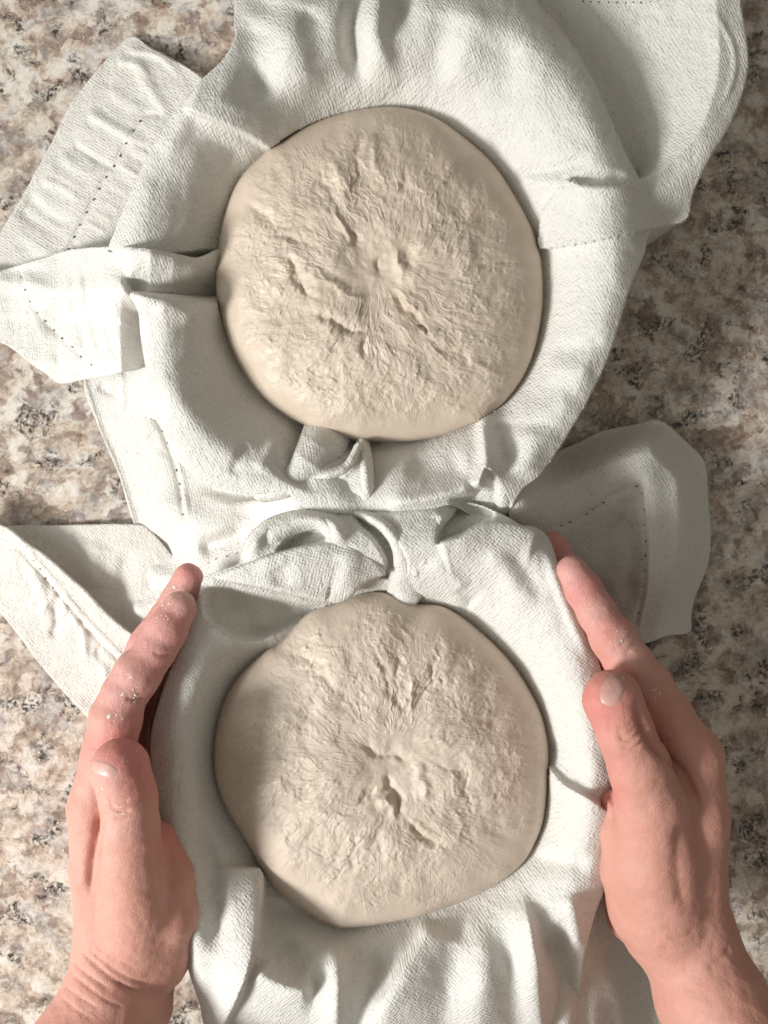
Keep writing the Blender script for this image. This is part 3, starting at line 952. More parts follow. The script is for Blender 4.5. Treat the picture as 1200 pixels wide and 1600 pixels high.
def z_lower(U, V):
    Z, in_d, dd, dc, in_c = bowl_base(U, V, DL, CL, 0.0085, 46.0, 0.025)
    Zf = Z.copy()
    # bunched folds at the top, between the bowls
    up = sstep(960, 850, V)
    Zf = Zf + 0.004 * up
    Zf = np.where((V < 870) & (U > 380) & (U < 860), np.maximum(Zf, 0.066), Zf)
    Zf = fold(U, V, Zf, [(330, 930), (400, 945), (470, 955)], -0.006, 22, 24)
    # the loop of cloth at the left and the hollow inside it
    Zf = fold(U, V, Zf, [(378, 880), (396, 848), (424, 818), (470, 804), (512, 812), (530, 832), (534, 860)], 0.009, 12, 15, 2.0, (0.2, 0.2))
    Zf = patch(U, V, Zf, [(430, 862), (452, 836), (482, 824), (504, 828), (512, 842), (490, 856), (460, 864)], -0.012, 9)
    Zf = patch(U, V, Zf, [(326, 914), (410, 924), (480, 938), (524, 946), (505, 962), (455, 985), (405, 1002), (355, 992), (318, 962)], -0.013, 16)
    # slot and hollow left and right of the middle strip
    Zf = patch(U, V, Zf, [(548, 798), (575, 812), (604, 830), (625, 850), (640, 880), (630, 905), (590, 905), (600, 880), (585, 850), (560, 822)], -0.009, 10)
    Zf = patch(U, V, Zf, [(684, 851), (705, 844), (723, 838), (747, 824), (772, 814), (770, 795), (720, 785), (695, 795), (684, 820), (680, 845)], -0.013, 9)
    Zf = fold(U, V, Zf, L_TOP + [(814, 822), (846, 832)], 0.007, 4, 34, 1.6, (0.05, 0.05))
    Zf = fold(U, V, Zf, [(676, 868), (690, 890), (715, 915), (740, 940)], 0.004, 14, 30)
    Zf = fold(U, V, Zf, [(800, 850), (822, 890), (850, 940)], -0.003, 16, 16)
    Zf = fold(U, V, Zf, [(760, 850), (790, 900), (830, 960)], 0.003, 20, 20)
    Zf = fold(U, V, Zf, [(855, 850), (868, 900), (895, 970), (925, 1035)], 0.004, 22, 10)
    Zf = fold(U, V, Zf, [(745, 945), (730, 930), (720, 915)], -0.004, 14, 14)
    # left wall
    Zf = fold(U, V, Zf, [(300, 1280), (325, 1330), (338, 1390), (342, 1450), (335, 1500)], -0.005, 14, 20)
    Zf = fold(U, V, Zf, [(300, 1420), (305, 1480), (318, 1560)], 0.004, 18, 14)
    Zf = fold(U, V, Zf, [(340, 1000), (310, 1080), (300, 1200), (310, 1300)], 0.003, 22, 24)
    # left panel laps over the bottom one
    Zf = fold(U, V, Zf, L_EDGE, 0.013, 5, 46, 1.7, (0.02, 0))      # travel downwards: right hand = image left
    Zf = fold(U, V, Zf, [(430, 1400), (425, 1450), (415, 1500)], -0.006, 34, 14)
    # bottom panel
    Zf = fold(U, V, Zf, [(398, 1512), (420, 1530), (455, 1545), (492, 1552)], 0.010, 18, 24, taper=(.15, .2))
    Zf = fold(U, V, Zf, [(440, 1470), (455, 1500), (480, 1520)], -0.004, 30, 26)
    Zf = fold(U, V, Zf, [(522, 1462), (527, 1500), (528, 1550), (522, 1650)], 0.010, 13, 22, 2.0, (.25, 0))
    Zf = fold(U, V, Zf, [(585, 1465), (590, 1520), (572, 1575), (555, 1650)], -0.008, 24, 24, 2.0, (.3, 0))
    Zf = fold(U, V, Zf, [(676, 1436), (655, 1485), (622, 1530), (590, 1580), (565, 1650)], 0.009, 46, 13, 1.8, (.1, 0))
    Zf = fold(U, V, Zf, [(712, 1460), (700, 1530), (690, 1650)], -0.0045, 24, 26, 2.0, (.4, 0))
    Zf = fold(U, V, Zf, [(735, 1420), (752, 1480), (755, 1560), (745, 1650)], 0.005, 24, 24, 2.0, (.3, 0))
    Zf = fold(U, V, Zf, [(785, 1420), (797, 1480), (806, 1560), (815, 1650)], -0.005, 18, 20, 2.0, (.4, 0))
    Zf = fold(U, V, Zf, [(812, 1390), (826, 1440), (838, 1500), (842, 1560), (850, 1650)], 0.009, 10, 26, 1.8, (.2, 0))
    # shaded triangle by the tip
    Zf = fold(U, V, Zf, [(846, 1446), (866, 1490), (880, 1550), (888, 1660)], -0.020, 24, 14, 2.0, (.18, 0))
    Zf = fold(U, V, Zf, [(885, 1390), (900, 1440), (905, 1495)], 0.006, 14, 16)
    Zf = fold(U, V, Zf, [(820, 1340), (870, 1345), (930, 1350)], -0.0035, 14, 20)
    # diagonal step on the right wall
    Zf = fold(U, V, Zf, L_RP, 0.008, 4, 48, 1.6, (0.0, 0.0))
    Zf = fold(U, V, Zf, [(850, 1150), (880, 1190), (920, 1230)], -0.003, 22, 10)
    Z = np.where(in_d, Z, Zf)
    return Z + crinkle(U, V, 51) * (~in_d)


sheet("lining", OUT_L, z_lower, M_CLOTH2, towel_l, 3.0, [L_EDGE, L_RP, L_TOP], 0.9, True)
lobe("fold", towel_l, [(319, 903), (348, 891), (376, 882), (402, 872), (430, 863), (480, 850), (514, 845), (528, 832), (545, 836), (572, 858), (592, 878), (603, 897), (585, 904),
                       (566, 915), (548, 934), (530, 943), (505, 940), (480, 935), (410, 920), (360, 911)],
     rw=7, roll=0.004, ridge=[(321, 901), (376, 886), (430, 870), (480, 858), (525, 856), (560, 872), (598, 896)], zr=[.079, .083, .086, .086, .084, .081, .074], k=0.0024, mat=M_CLOTH2, ang=1.3, seed=17,
     extra=[([(540, 850), (545, 890), (532, 935)], 0.003, 20, 22), ([(430, 885), (440, 905), (445, 922)], -0.002, 20, 20)], lr=(1.0, 0.8))
roll_fold("fold", towel_l, [(384, 884), (402, 856), (430, 832), (466, 815), (500, 815), (521, 834), (528, 858)], [12, 23, 25, 19, 15, 15, 13], [.072, .079, .082, .082, .083, .084, .079], M_CLOTH2, 0.4, 0.008, 15)
roll_fold("fold", towel_l, [(556, 801), (590, 814), (612, 834), (626, 858), (634, 884), (634, 906), (636, 926)], [7, 10, 12, 14, 20, 28, 30], [.075, .081, .083, .082, .077, .069, .060], M_CLOTH2, 0.1, 0.0065, 16)
lobe("fold", towel_l, [(556, 800), (582, 809), (604, 825), (621, 845), (634, 872), (640, 896), (654, 902), (668, 886),
                       (678, 858), (691, 826), (712, 800), (712, 784), (646, 792), (600, 798)],
     [(570, 803), (606, 828), (622, 848), (634, 876), (640, 896)], [.074, .078, .080, .079, .074], 0.0012, M_CLOTH2, 0.5, seed=18, lr=(0.9, 0.9), roll=0.004, rw=12,
     extra=[([(694, 800), (684, 835), (672, 865), (658, 895)], 0.004, 18, 10, 2.0, (.1, .2))])

# right corner, its hem turned towards the bowl
OUT_LR = [(795, 778), (818, 757), (867, 710), (902, 692), (943, 673), (996, 662), (1022, 655), (1043, 663), (1066, 684), (1095, 713),
          (1104, 735), (1107, 780), (1111, 838), (1107, 879), (1098, 905), (1086, 934), (1080, 964), (1077, 988), (1040, 994), (1013, 1004),
          (960, 1010), (920, 960), (880, 900), (840, 850), (800, 820)]
HEM_LR1 = [(872, 824), (888, 817), (903, 812), (930, 795), (955, 776), (975, 765), (1000, 757)]
HEM_LR2 = [(1001, 762), (1004, 795), (1006, 820), (1008, 845), (1008, 868), (1006, 915), (1000, 945), (994, 975)]


def z_lr(U, V):
    o = catmull([(867, 710), (943, 673), (1022, 655), (1066, 684), (1104, 735), (1111, 838), (1098, 905), (1077, 988)], 5)
    d, s, t, _, _ = poly_dist(U, V, o)
    Z = 0.006 + 0.024 * sstep(0, 55, d) - 0.014 * sstep(75, 170, d)
    Z += 0.040 * sstep(120, 0, np.hypot(U - 800, V - 790))
    Z *= 1 - 0.45 * sstep(880, 990, V)
    Z = fold(U, V, Z, [(1000, 690), (1012, 740), (1010, 800), (1006, 880), (998, 980)], 0.006, 26, 26)
    Z = fold(U, V, Z, [(960, 800), (985, 830), (992, 880), (975, 950)], -0.006, 16, 16)
    Z = fold(U, V, Z, HEM_LR1, -0.0011, 4, 4, taper=(0, 0))
    Z = fold(U, V, Z, HEM_LR2, -0.0011, 4, 4, taper=(0, 0))
    Z = fold(U, V, Z, [(x + 6, y) for x, y in HEM_LR2], 0.0008, 3, 3, taper=(0, 0))
    for i in range(7):
        y0 = 770 + i * 28
        Z = fold(U, V, Z, [(985, y0), (1000, y0 - 6), (1012, y0 - 4)], 0.0009 * (1 if i % 2 else -1), 5, 5)
    Z = fold(U, V, Z, [(880, 860), (920, 900), (960, 945)], -0.003, 14, 10)
    return Z + crinkle(U, V, 61, 0.0006)


sheet("corner_flap", OUT_LR, z_lr, M_HEM, towel_l, 2.8, [], 0.6, False, 0.0011)
hemstitch(towel_l, z_lr, HEM_LR1, 15, (2.6, 1.5), 0.1, 11, 0.0005)
hemstitch(towel_l, z_lr, HEM_LR2, 24, (2.6, 1.5), 0.1, 12, 0.0005)

# left corner flat on the counter, and its hem turned up over it
OUT_LL = [(-50, 835), (10, 822), (75, 821), (205, 819), (235, 830), (270, 870), (320, 940), (320, 1000), (260, 1100), (190, 1150), (160, 1100), (120, 1040), (60, 960), (-50, 880)]


def z_ll(U, V):
    Z = 0.0035 + 0.006 * sstep(100, 260, U)
    Z = fold(U, V, Z, [(205, 850), (190, 900), (175, 950)], -0.002, 16, 12)
    Z = fold(U, V, Z, [(150, 840), (140, 890), (130, 920)], 0.0015, 20, 16)
    return Z + crinkle(U, V, 71, 0.0006)


sheet("corner_flap", OUT_LL, z_ll, M_HEM, towel_l, 3.0, [], 0.7)
OUT_LH = [(-50, 800), (-10, 815), (12, 826), (37, 846), (70, 869), (110, 904), (135, 926), (157, 950), (180, 972), (215, 1000), (240, 1060), (210, 1150), (165, 1150),
          (140, 1125), (100, 1082), (62, 1037), (32, 997), (0, 956), (-50, 890)]
HEM_LH = [(-10, 858), (27, 857), (50, 880), (80, 914), (105, 945), (135, 980), (160, 1006), (190, 1036)]
LIP = [(12, 826), (37, 846), (70, 869), (110, 904), (135, 926), (157, 950), (180, 972)]


def z_lh(U, V):
    d, s, t, _, _ = poly_dist(U, V, catmull([(-50, 800)] + LIP + [(215, 1000)], 5))
    db, _, _, _, _ = poly_dist(U, V, catmull([(-50, 890), (0, 956), (32, 997), (62, 1037), (100, 1082), (140, 1125)], 5))
    tt = d / (d + db + 1e-6)
    Z = 0.0055 + 0.013 * (1 - tt) ** 1.6
    Z = fold(U, V, Z, HEM_LH, -0.0016, 4, 4, taper=(0, 0))
    Z = fold(U, V, Z, [(x + 7, y - 4) for x, y in HEM_LH], 0.0010, 4, 4, taper=(0, 0))
    r = np.random.RandomState(12)
    for i in range(16):
        f = i / 15
        x0 = 30 + 140 * f + r.normal() * 5; y0 = 862 + 160 * f + r.normal() * 5
        ln = 40 + 40 * r.rand()
        Z = fold(U, V, Z, [(x0, y0), (x0 + 4 + 6 * r.normal(), y0 + ln * .5), (x0 + 8 + 10 * r.normal(), y0 + ln)], 0.0010 * r.normal(), 5 + 4 * r.rand(), 6)
    return Z + crinkle(U, V, 81, 0.0010)


sheet("turned_hem", OUT_LH, z_lh, M_HEM, towel_l, 2.8, [LIP], 0.75, False, 0.0012)
hemstitch(towel_l, z_lh, [(47, 870), (60, 888), (73, 906), (90, 925)], 19, (2.6, 1.4), 0.0, 14, 0.0005)

# thin hanging side of the towel under the wrist
OUT_LB = [(900, 1380), (945, 1385), (975, 1440), (1010, 1490), (1035, 1550), (1050, 1660), (870, 1670), (860, 1560), (880, 1460)]


def z_lb(U, V):
    Z = 0.046 - 0.040 * sstep(880, 1030, U)
    Z = fold(U, V, Z, [(930, 1490), (965, 1550), (985, 1640)], 0.004, 20, 20)
    Z = fold(U, V, Z, [(905, 1500), (910, 1560), (910, 1650)], -0.004, 14, 14)
    return Z + crinkle(U, V, 91, 0.0006)


sheet("hanging_side", OUT_LB, z_lb, M_HEM, towel_l, 3.2, [], 0.2)

# ------------------------------------------------------------------ dough


def vor(qx, qy, nwrap, seed):
    """distance to cell borders and a value per cell, wrapped in x"""
    ix = np.floor(qx).astype(int); iy = np.floor(qy).astype(int)
    f1 = np.full(qx.shape, 9.0); f2 = np.full(qx.shape, 9.0); cv = np.zeros(qx.shape)
    sd = int(seed * 10) % 200
    for dx in (-1, 0, 1):
        for dy in (-1, 0, 1):
            cx = ix + dx; cy = iy + dy
            k1 = _perm[_perm[(cx % nwrap + sd) & 255] + (cy & 255)]
            k2 = _perm[(k1 + 57) & 255]; k3 = _perm[(k1 + 131) & 255]
            d = np.hypot(cx + 0.1 + 0.8 * k1 / 255 - qx, cy + 0.1 + 0.8 * k2 / 255 - qy)
            m = d < f1
            f2 = np.where(m, f1, np.minimum(f2, d))
            cv = np.where(m, k3 / 255.0, cv)
            f1 = np.where(m, d, f1)
    return f2 - f1, cv


def dough(name, outline, center, pinch, mat, label, seed, creases, top=0.026, ze=0.050):
    L = catmull(outline, 8, True)
    cx, cy = center
    th0 = np.arctan2(L[:, 1] - cy, L[:, 0] - cx)
    rr = np.hypot(L[:, 0] - cx, L[:, 1] - cy)
    o_ = np.argsort(th0)
    th0, rr = th0[o_], rr[o_]
    th0 = np.concatenate([th0 - 2 * np.pi, th0, th0 + 2 * np.pi]); rr = np.tile(rr, 3)
    nt_, nr = 560, 200
    th = np.linspace(-np.pi, np.pi, nt_, endpoint=False)
    R = np.interp(th, th0, rr)
    # rho: 0 centre .. 1 equator .. then the underside
    s = np.linspace(0, 1, nr + 1)[1:]
    rho = np.sin(s * np.pi / 2 * 0.999) ** 0.9
    U = cx + np.outer(rho, R * np.cos(th)); V = cy + np.outer(rho, R * np.sin(th))
    RHO = np.repeat(rho[:, None], nt_, 1)
    Z = ze + top * (1 - RHO ** 2.7) ** (1 / 2.3)
    # pulled, stretched skin: streaks running towards the pinch
    px, py = pinch
    dx = U - px; dy = V - py
    wx = 30 * fbm(U / 110, V / 110, seed, 3, 0.5); wy = 30 * fbm(U / 110, V / 110, seed + 8, 3, 0.5)
    dx = dx + wx; dy = dy + wy
    r = np.hypot(dx, dy) + 1e-3
    ax, ay = dx / r, dy / r
    env = sstep(1.03, 0.78, RHO + 0.16 * fbm(U / 80, V / 80, seed + 3, 2))
    core = sstep(15, 120, r)
    lr = np.log(r + 80)
    ang_ = np.arctan2(dy, dx) / (2 * np.pi)
    jx = 0.35 * fbm(U / 22, V / 22, seed + 61, 3, 0.6); jy = 0.35 * fbm(U / 22, V / 22, seed + 67, 3, 0.6)
    e1, c1 = vor(ang_ * 22 + jx, lr * 2.6 + jy, 22, seed)
    e2, c2 = vor(ang_ * 46 + jx * 1.4, lr * 4.6 + jy * 1.4, 46, seed + 3)
    e3, c3 = vor(ang_ * 80 + jx * 2, lr * 9.0 + jy * 2, 80, seed + 5)
    sharp = lambda e, w: np.exp(-e / w)
    n1 = fbm(ax * 2.4, ay * 2.4, lr * 2.2 + seed, 3)
    n3 = fbm(U / 62, V / 62, seed + 11, 4, 0.5)
    patch = sstep(-0.25, 0.3, fbm(U / 100, V / 100, seed + 23, 2))
    patch2 = sstep(-0.2, 0.3, fbm(U / 85, V / 85, seed + 29, 2))
    r1 = sharp(e1, 0.09); r2 = sharp(e2, 0.12) * (0.2 + 0.8 * patch2); r3 = sharp(e3, 0.16) * (0.2 + 0.8 * patch)
    Z += env * (core * (0.0011 * n1 + 0.00062 * r1 * (c1 + 0.2) + 0.00040 * r2 + 0.00024 * r3) + 0.0013 * n3 + 0.00035 * (c1 - 0.5) * np.clip(e1 * 3, 0, 1) * core)
    n2, n4, n5 = r1, r2, r3
    Z += 0.0007 * fbm(U / 120, V / 120, seed + 31, 2) * sstep(1.0, 0.9, RHO)
    dip = np.exp(-(np.hypot(U - px, V - py) / 75) ** 2)
    Z -= 0.0035 * dip
    Zc = Z.copy()
    Uw = U + 9 * fbm(U / 38, V / 38, seed + 51, 3, 0.6); Vw = V + 9 * fbm(U / 38, V / 38, seed + 57, 3, 0.6)
    for (pts, amp, wl, wr) in creases:
        Zc = fold(Uw, Vw, Zc, pts, amp * 0.58, wl * 0.8, wr * 0.8, 1.6, (0.35, 0.35))
    Z = Zc
    web = np.clip(env * (n2 * 0.45 + n4 * patch * 0.4 + n5 * 0.35), 0, 1)
    X, Y, Zw = to_world(U, V, Z)
    verts = np.stack([X, Y, Zw], -1).reshape(-1, 3)
    web = web.ravel()
    streak = np.stack([ax * 12, ay * 12, lr * 7.0 + 0.9 * n3], -1).reshape(-1, 3)
    streak = np.vstack([streak, np.zeros((3 * nt_ + 2, 3))])
    envv = np.concatenate([(env * (0.25 + 0.75 * core)).ravel(), np.zeros(3 * nt_ + 2)])
    # underside rings
    ux, uy = X[-1], Y[-1]
    mx, my = ux.mean(), uy.mean()
    rings = []
    for k, zz in ((0.985, ze - 0.008), (0.90, ze - 0.016), (0.6, ze - 0.021)):
        rings.append(np.stack([mx + (ux - mx) * k, my + (uy - my) * k, np.full_like(ux, zz)], -1))
    verts = np.vstack([verts] + rings)
    nrt = nr + 3
    web = np.concatenate([web, np.zeros(3 * nt_)])
    i = np.arange(nrt - 1)[:, None] * nt_; j = np.arange(nt_)[None, :]; j2 = (j + 1) % nt_
    faces = np.stack([i + j, i + j2, i + nt_ + j2, i + nt_ + j], -1).reshape(-1, 4)[:, ::-1].tolist()
    cw = np.array(to_world(cx, cy, float(Z[0].mean())))
    verts = np.vstack([verts, cw, [mx, my, ze - 0.022]])
    web = np.concatenate([web, [0, 0]])
    c1, c2 = len(verts) - 2, len(verts) - 1
    last = (nrt - 1) * nt_
    for a in range(nt_):
        b_ = (a + 1) % nt_
        faces.append([c1, b_, a])
        faces.append([c2, last + a, last + b_])
    # orientation: make sure the top faces look up
    o = link_mesh(name, verts.tolist(), faces, mat, None, True, None, {"web": web, "streak": streak, "pull": envv})
    import bmesh
    bm = bmesh.new(); bm.from_mesh(o.data)
    bmesh.ops.recalc_face_normals(bm, faces=bm.faces)
    bm.to_mesh(o.data); bm.free()
    tag(o, label, "dough", "rounds of dough")
    return o


CR_U = [
    ([(612, 375), (622, 400), (628, 430), (612, 450)], 0.0030, 9, 11),
    ([(596, 390), (590, 410), (592, 430)], -0.0025, 8, 8),
    ([(600, 452), (625, 472), (648, 495), (668, 516)], -0.0042, 7, 11),
    ([(612, 448), (640, 470), (664, 500)], 0.0030, 8, 8),
    ([(655, 508), (664, 514), (669, 520)], -0.0045, 4, 4),
    ([(432, 390), (455, 410), (468, 440), (490, 470)], -0.0045, 12, 9),
    ([(470, 425), (500, 438), (540, 455), (575, 478)], 0.0026, 9, 9),
    ([(478, 486), (510, 496), (545, 512), (580, 516)], -0.0038, 9, 8),
    ([(545, 350), (552, 372), (560, 390)], -0.0032, 10, 8),
    ([(520, 320), (530, 350), (548, 385)], 0.0022, 8, 8),
    ([(480, 250), (510, 290), (530, 330)], -0.0024, 14, 10),
    ([(525, 245), (535, 290), (540, 330)], 0.0026, 12, 12),
    ([(560, 200), (556, 240), (560, 280)], -0.0024, 10, 12),
    ([(590, 205), (592, 250), (600, 300)], 0.0020, 9, 9),
    ([(640, 250), (630, 290), (612, 330)], -0.0026, 14, 14),
    ([(370, 300), (400, 330), (440, 350), (480, 355)], -0.0020, 9, 9),
    ([(420, 360), (460, 372), (500, 390)], -0.0022, 8, 8),
    ([(640, 380), (646, 400), (634, 425)], -0.0030, 9, 9),
    ([(670, 520), (690, 545), (725, 560), (730, 590)], -0.0026, 8, 9),
    ([(690, 330), (720, 345), (780, 330)], -0.0014, 14, 14),
    ([(720, 425), (760, 412), (820, 412)], -0.0014, 6, 6),
    ([(565, 520), (572, 545), (560, 560)], -0.0030, 9, 9),
    ([(730, 560), (760, 575), (790, 600)], 0.0018, 9, 9),
]
CR_L = [
    ([(560, 1160), (590, 1172), (620, 1180), (650, 1185)], -0.0035, 10, 9),
    ([(604, 1200), (612, 1230), (620, 1255), (625, 1290)], -0.0048, 11, 9),
    ([(590, 1245), (612, 1262), (618, 1290)], 0.0042, 12, 9),
    ([(625, 1275), (650, 1295), (680, 1310), (710, 1315)], -0.0036, 6, 9),
    ([(555, 1260), (575, 1240), (595, 1228)], -0.0030, 8, 8),
    ([(560, 1290), (548, 1330), (545, 1370)], -0.0022, 10, 8),
    ([(530, 1300), (525, 1340), (535, 1400)], -0.0018, 8, 8),
    ([(585, 1290), (592, 1320), (598, 1350)], -0.0020, 7, 7),
    ([(620, 1000), (622, 1060), (625, 1130)], -0.0026, 10, 10),
    ([(585, 1010), (600, 1050), (612, 1100)], -0.0022, 10, 8),
    ([(690, 1010), (670, 1060), (650, 1120)], -0.0024, 10, 10),
    ([(640, 1040), (642, 1090), (640, 1140)], 0.0022, 9, 9),
    ([(470, 1020), (510, 1060), (555, 1105)], -0.0022, 9, 10),
    ([(430, 1090), (490, 1120), (550, 1150)], -0.0016, 12, 12),
    ([(648, 1160), (690, 1152), (715, 1160)], 0.0030, 10, 8),
    ([(655, 1190), (700, 1200), (745, 1198)], -0.0018, 8, 8),
    ([(640, 1190), (655, 1220), (665, 1260)], 0.0026, 9, 11),
    ([(735, 1195), (730, 1230), (738, 1270)], -0.0020, 8, 8),
    ([(700, 1260), (720, 1290), (715, 1320)], 0.0018, 9, 9),
    ([(450, 1010), (475, 1030), (500, 1060)], -0.0010, 8, 8),
    ([(660, 1090), (700, 1060), (740, 1040)], -0.0016, 9, 9),
]
dough("dough_round", DOUGH_U, (594, 428), (600, 430), M_DOUGH,
      "round of raw dough with ragged torn seam and small dark hole", 2.0, CR_U)
dough("dough_round", DOUGH_L, (597, 1190), (615, 1195), M_DOUGH2,
      "round of raw dough between two hands, skin gathered to a pinched centre", 40.0, CR_L)

# ------------------------------------------------------------------ hands


def surface_nets(f, lo, h):
    """f: 3-D array of a distance field, lo: corner, h: cell size"""
    nx, ny, nz = f.shape
    neg = f < 0
    c = [neg[i:nx - 1 + i, j:ny - 1 + j, k:nz - 1 + k] for i in (0, 1) for j in (0, 1) for k in (0, 1)]
    cnt = sum(x.astype(np.int8) for x in c)
    act = (cnt > 0) & (cnt < 8)
    ids = -np.ones(act.shape, int)
    cells = np.argwhere(act)
    ids[act] = np.arange(len(cells))
    acc = np.zeros((len(cells), 3)); num = np.zeros(len(cells))
    corner = [(i, j, k) for i in (0, 1) for j in (0, 1) for k in (0, 1)]
    val = {o: f[cells[:, 0] + o[0], cells[:, 1] + o[1], cells[:, 2] + o[2]] for o in corner}
    for a in corner:
        for ax in range(3):
            if a[ax] == 1:
                continue
            b_ = list(a); b_[ax] = 1; b_ = tuple(b_)
            va, vb = val[a], val[b_]
            m = (va < 0) != (vb < 0)
            t = np.where(m, va / np.where(m, va - vb, 1), 0)
            p = np.tile(np.array(a, float), (len(cells), 1)); p[:, ax] += t
            acc[m] += p[m]; num[m] += 1
    verts = (cells + acc / num[:, None]) * h + lo
    faces = []
    for ax in range(3):
        b1, b2 = (ax + 1) % 3, (ax + 2) % 3
        sl0 = [slice(None)] * 3; sl1 = [slice(None)] * 3
        sl0[ax] = slice(0, -1); sl1[ax] = slice(1, None)
        ch = neg[tuple(sl0)] != neg[tuple(sl1)]
        e = np.argwhere(ch)
        ok = (e[:, b1] > 0) & (e[:, b2] > 0) & (e[:, b1] < f.shape[b1] - 1) & (e[:, b2] < f.shape[b2] - 1)
        e = e[ok]
        fl = neg[e[:, 0], e[:, 1], e[:, 2]]
        q = []
        for d1, d2 in ((-1, -1), (0, -1), (0, 0), (-1, 0)):
            cc = e.copy(); cc[:, b1] += d1; cc[:, b2] += d2
            q.append(ids[cc[:, 0], cc[:, 1], cc[:, 2]])
        q = np.stack(q, 1)
        q[~fl] = q[~fl][:, ::-1]
        faces.append(q)
    return verts, np.vstack(faces)


def round_cone(P, a, b, ra, rb):
    ab = b - a
    l2 = float(ab @ ab)
    t = np.clip(((P - a) @ ab) / l2, 0, 1)
    d = np.linalg.norm(P - (a + t[..., None] * ab), axis=-1)
    return d - (ra + (rb - ra) * (t * t * (3 - 2 * t) * 0.5 + t * 0.5))


def smin(a, b, k):
    h = np.clip(0.5 + 0.5 * (b - a) / k, 0, 1)
    return b * (1 - h) + a * h - k * h * (1 - h)


def hand(name, label, groups, tips, dusts, grooves, h=0.00088, bounds=None):
    """groups: list of (blend in mm, [chain, ...]); chain: list of (u, v, z mm, r mm)"""
    pts = []
    for k, chains in groups:
        for ch in chains:
            for (u, v, z, r) in ch:
                w = np.array(to_world(u, v, z / 1000)); pts.append((w - r / 1000, w + r / 1000))
    lo = np.min([p[0] for p in pts], 0) - 0.006; hi = np.max([p[1] for p in pts], 0) + 0.006
    lo[2] = max(lo[2], -0.004)
    n = np.ceil((hi - lo) / h).astype(int) + 1
    gx, gy, gz = (lo[i] + np.arange(n[i]) * h for i in range(3))
    D = np.full(tuple(n), 0.05)
    for k, chains in groups:
        G = np.full(tuple(n), 0.05)
        for ch in chains:
            W = [np.array(to_world(u, v, z / 1000)) for (u, v, z, r) in ch]
            Rr = [c[3] / 1000 for c in ch]
            C = np.full(tuple(n), 0.05)
            for i in range(len(ch) - 1):
                rm = max(Rr[i], Rr[i + 1]) + 0.016
                l_ = np.minimum(W[i], W[i + 1]) - rm; h_ = np.maximum(W[i], W[i + 1]) + rm
                ia = np.clip(((l_ - lo) / h).astype(int), 0, n); ib = np.clip(((h_ - lo) / h).astype(int) + 1, 0, n)
                sl = tuple(slice(ia[q], ib[q]) for q in range(3))
                if any(ia[q] >= ib[q] for q in range(3)):
                    continue
                P = np.stack(np.meshgrid(gx[sl[0]], gy[sl[1]], gz[sl[2]], indexing='ij'), -1)
                C[sl] = smin(C[sl], round_cone(P, W[i], W[i + 1], Rr[i], Rr[i + 1]), 0.0025)
            G = smin(G, C, k / 1000)
        D = smin(D, G, 0.0035)
    verts, faces = surface_nets(D, lo, h)
    # outward normals from the field
    gr = np.gradient(D, h)
    ii = np.clip(((verts - lo) / h).round().astype(int), 0, n - 1)
    nrm = np.stack([g[ii[:, 0], ii[:, 1], ii[:, 2]] for g in gr], 1)
    nrm /= np.linalg.norm(nrm, axis=1)[:, None] + 1e-9
    s = (H - verts[:, 2]) / F
    u = verts[:, 0] / s + 600; v = 800 - verts[:, 1] / s
    disp = np.zeros(len(verts))
    upf = sstep(-0.1, 0.35, nrm[:, 2])
    for (p_, amp, w) in grooves:
        Zz = np.zeros(len(verts))
        disp += fold(u, v, Zz, p_, amp / 1000, w, w, 1.6, (0.2, 0.2)) * upf
    disp += 0.00028 * fbm(verts[:, 0] * 170, verts[:, 1] * 170, verts[:, 2] * 170, 3)
    verts = verts + nrm * disp[:, None]
    flush = np.zeros(len(verts)); dust = np.zeros(len(verts))
    for (cu, cv, rad, a) in tips:
        flush = np.maximum(flush, a * np.exp(-(np.hypot(u - cu, v - cv) / rad) ** 2))
    for (cu, cv, rad, a) in dusts:
        dust = np.maximum(dust, a * np.exp(-(np.hypot(u - cu, v - cv) / rad) ** 2))
    o = link_mesh(name, verts.tolist(), faces.tolist(), M_SKIN, None, True, None, {"flush": flush, "dust": dust})
    tag(o, label, "hand", "hands cupping the bowl")
    bvh = BVHTree.FromPolygons([Vector(x) for x in verts], [tuple(x) for x in faces])
    return o, bvh


def cast(bvh, u, v):
    p = Vector(to_world(u, v, 0.0)); c = Vector((0, 0, H))
    loc, nor, idx, dist = bvh.ray_cast(c, (p - c).normalized())
    if loc is None:
        return None, None
    if nor.z < 0:
        nor = -nor
    return loc, nor


def nail(parent, bvh, center, au, av, rot, mat, lift=0.0006, label=None):
    nr, nt_ = 7, 26
    verts, faces = [], []
    grid = {}
    for i in range(nr + 1):
        f = i / nr
        for j in range(nt_):
            th = 2 * math.pi * j / nt_
            cx_, sy_ = math.cos(th), math.sin(th)
            ex = math.copysign(abs(cx_) ** 0.8, cx_) * au * f; ey = math.copysign(abs(sy_) ** 0.8, sy_) * av * f
            u = center[0] + ex * math.cos(rot) - ey * math.sin(rot)
            v = center[1] + ex * math.sin(rot) + ey * math.cos(rot)
            loc, nor = cast(bvh, u, v)
            if loc is None or (verts and (loc - verts[0]).length > 0.02):
                loc = verts[-1] if verts else Vector(to_world(u, v, 0.1)); nor = Vector((0, 0, 1))
            off = lift * (1.0 - 1.35 * f ** 6)
            grid[(i, j)] = len(verts)
            verts.append(loc + nor * off)
    for i in range(nr):
        for j in range(nt_):
            j2 = (j + 1) % nt_
            faces.append((grid[(i, j)], grid[(i + 1, j)], grid[(i + 1, j2)], grid[(i, j2)]))
    o = link_mesh("nail", [tuple(x) for x in verts], faces, mat, parent)
    if label:
        o["label"] = label
    return o


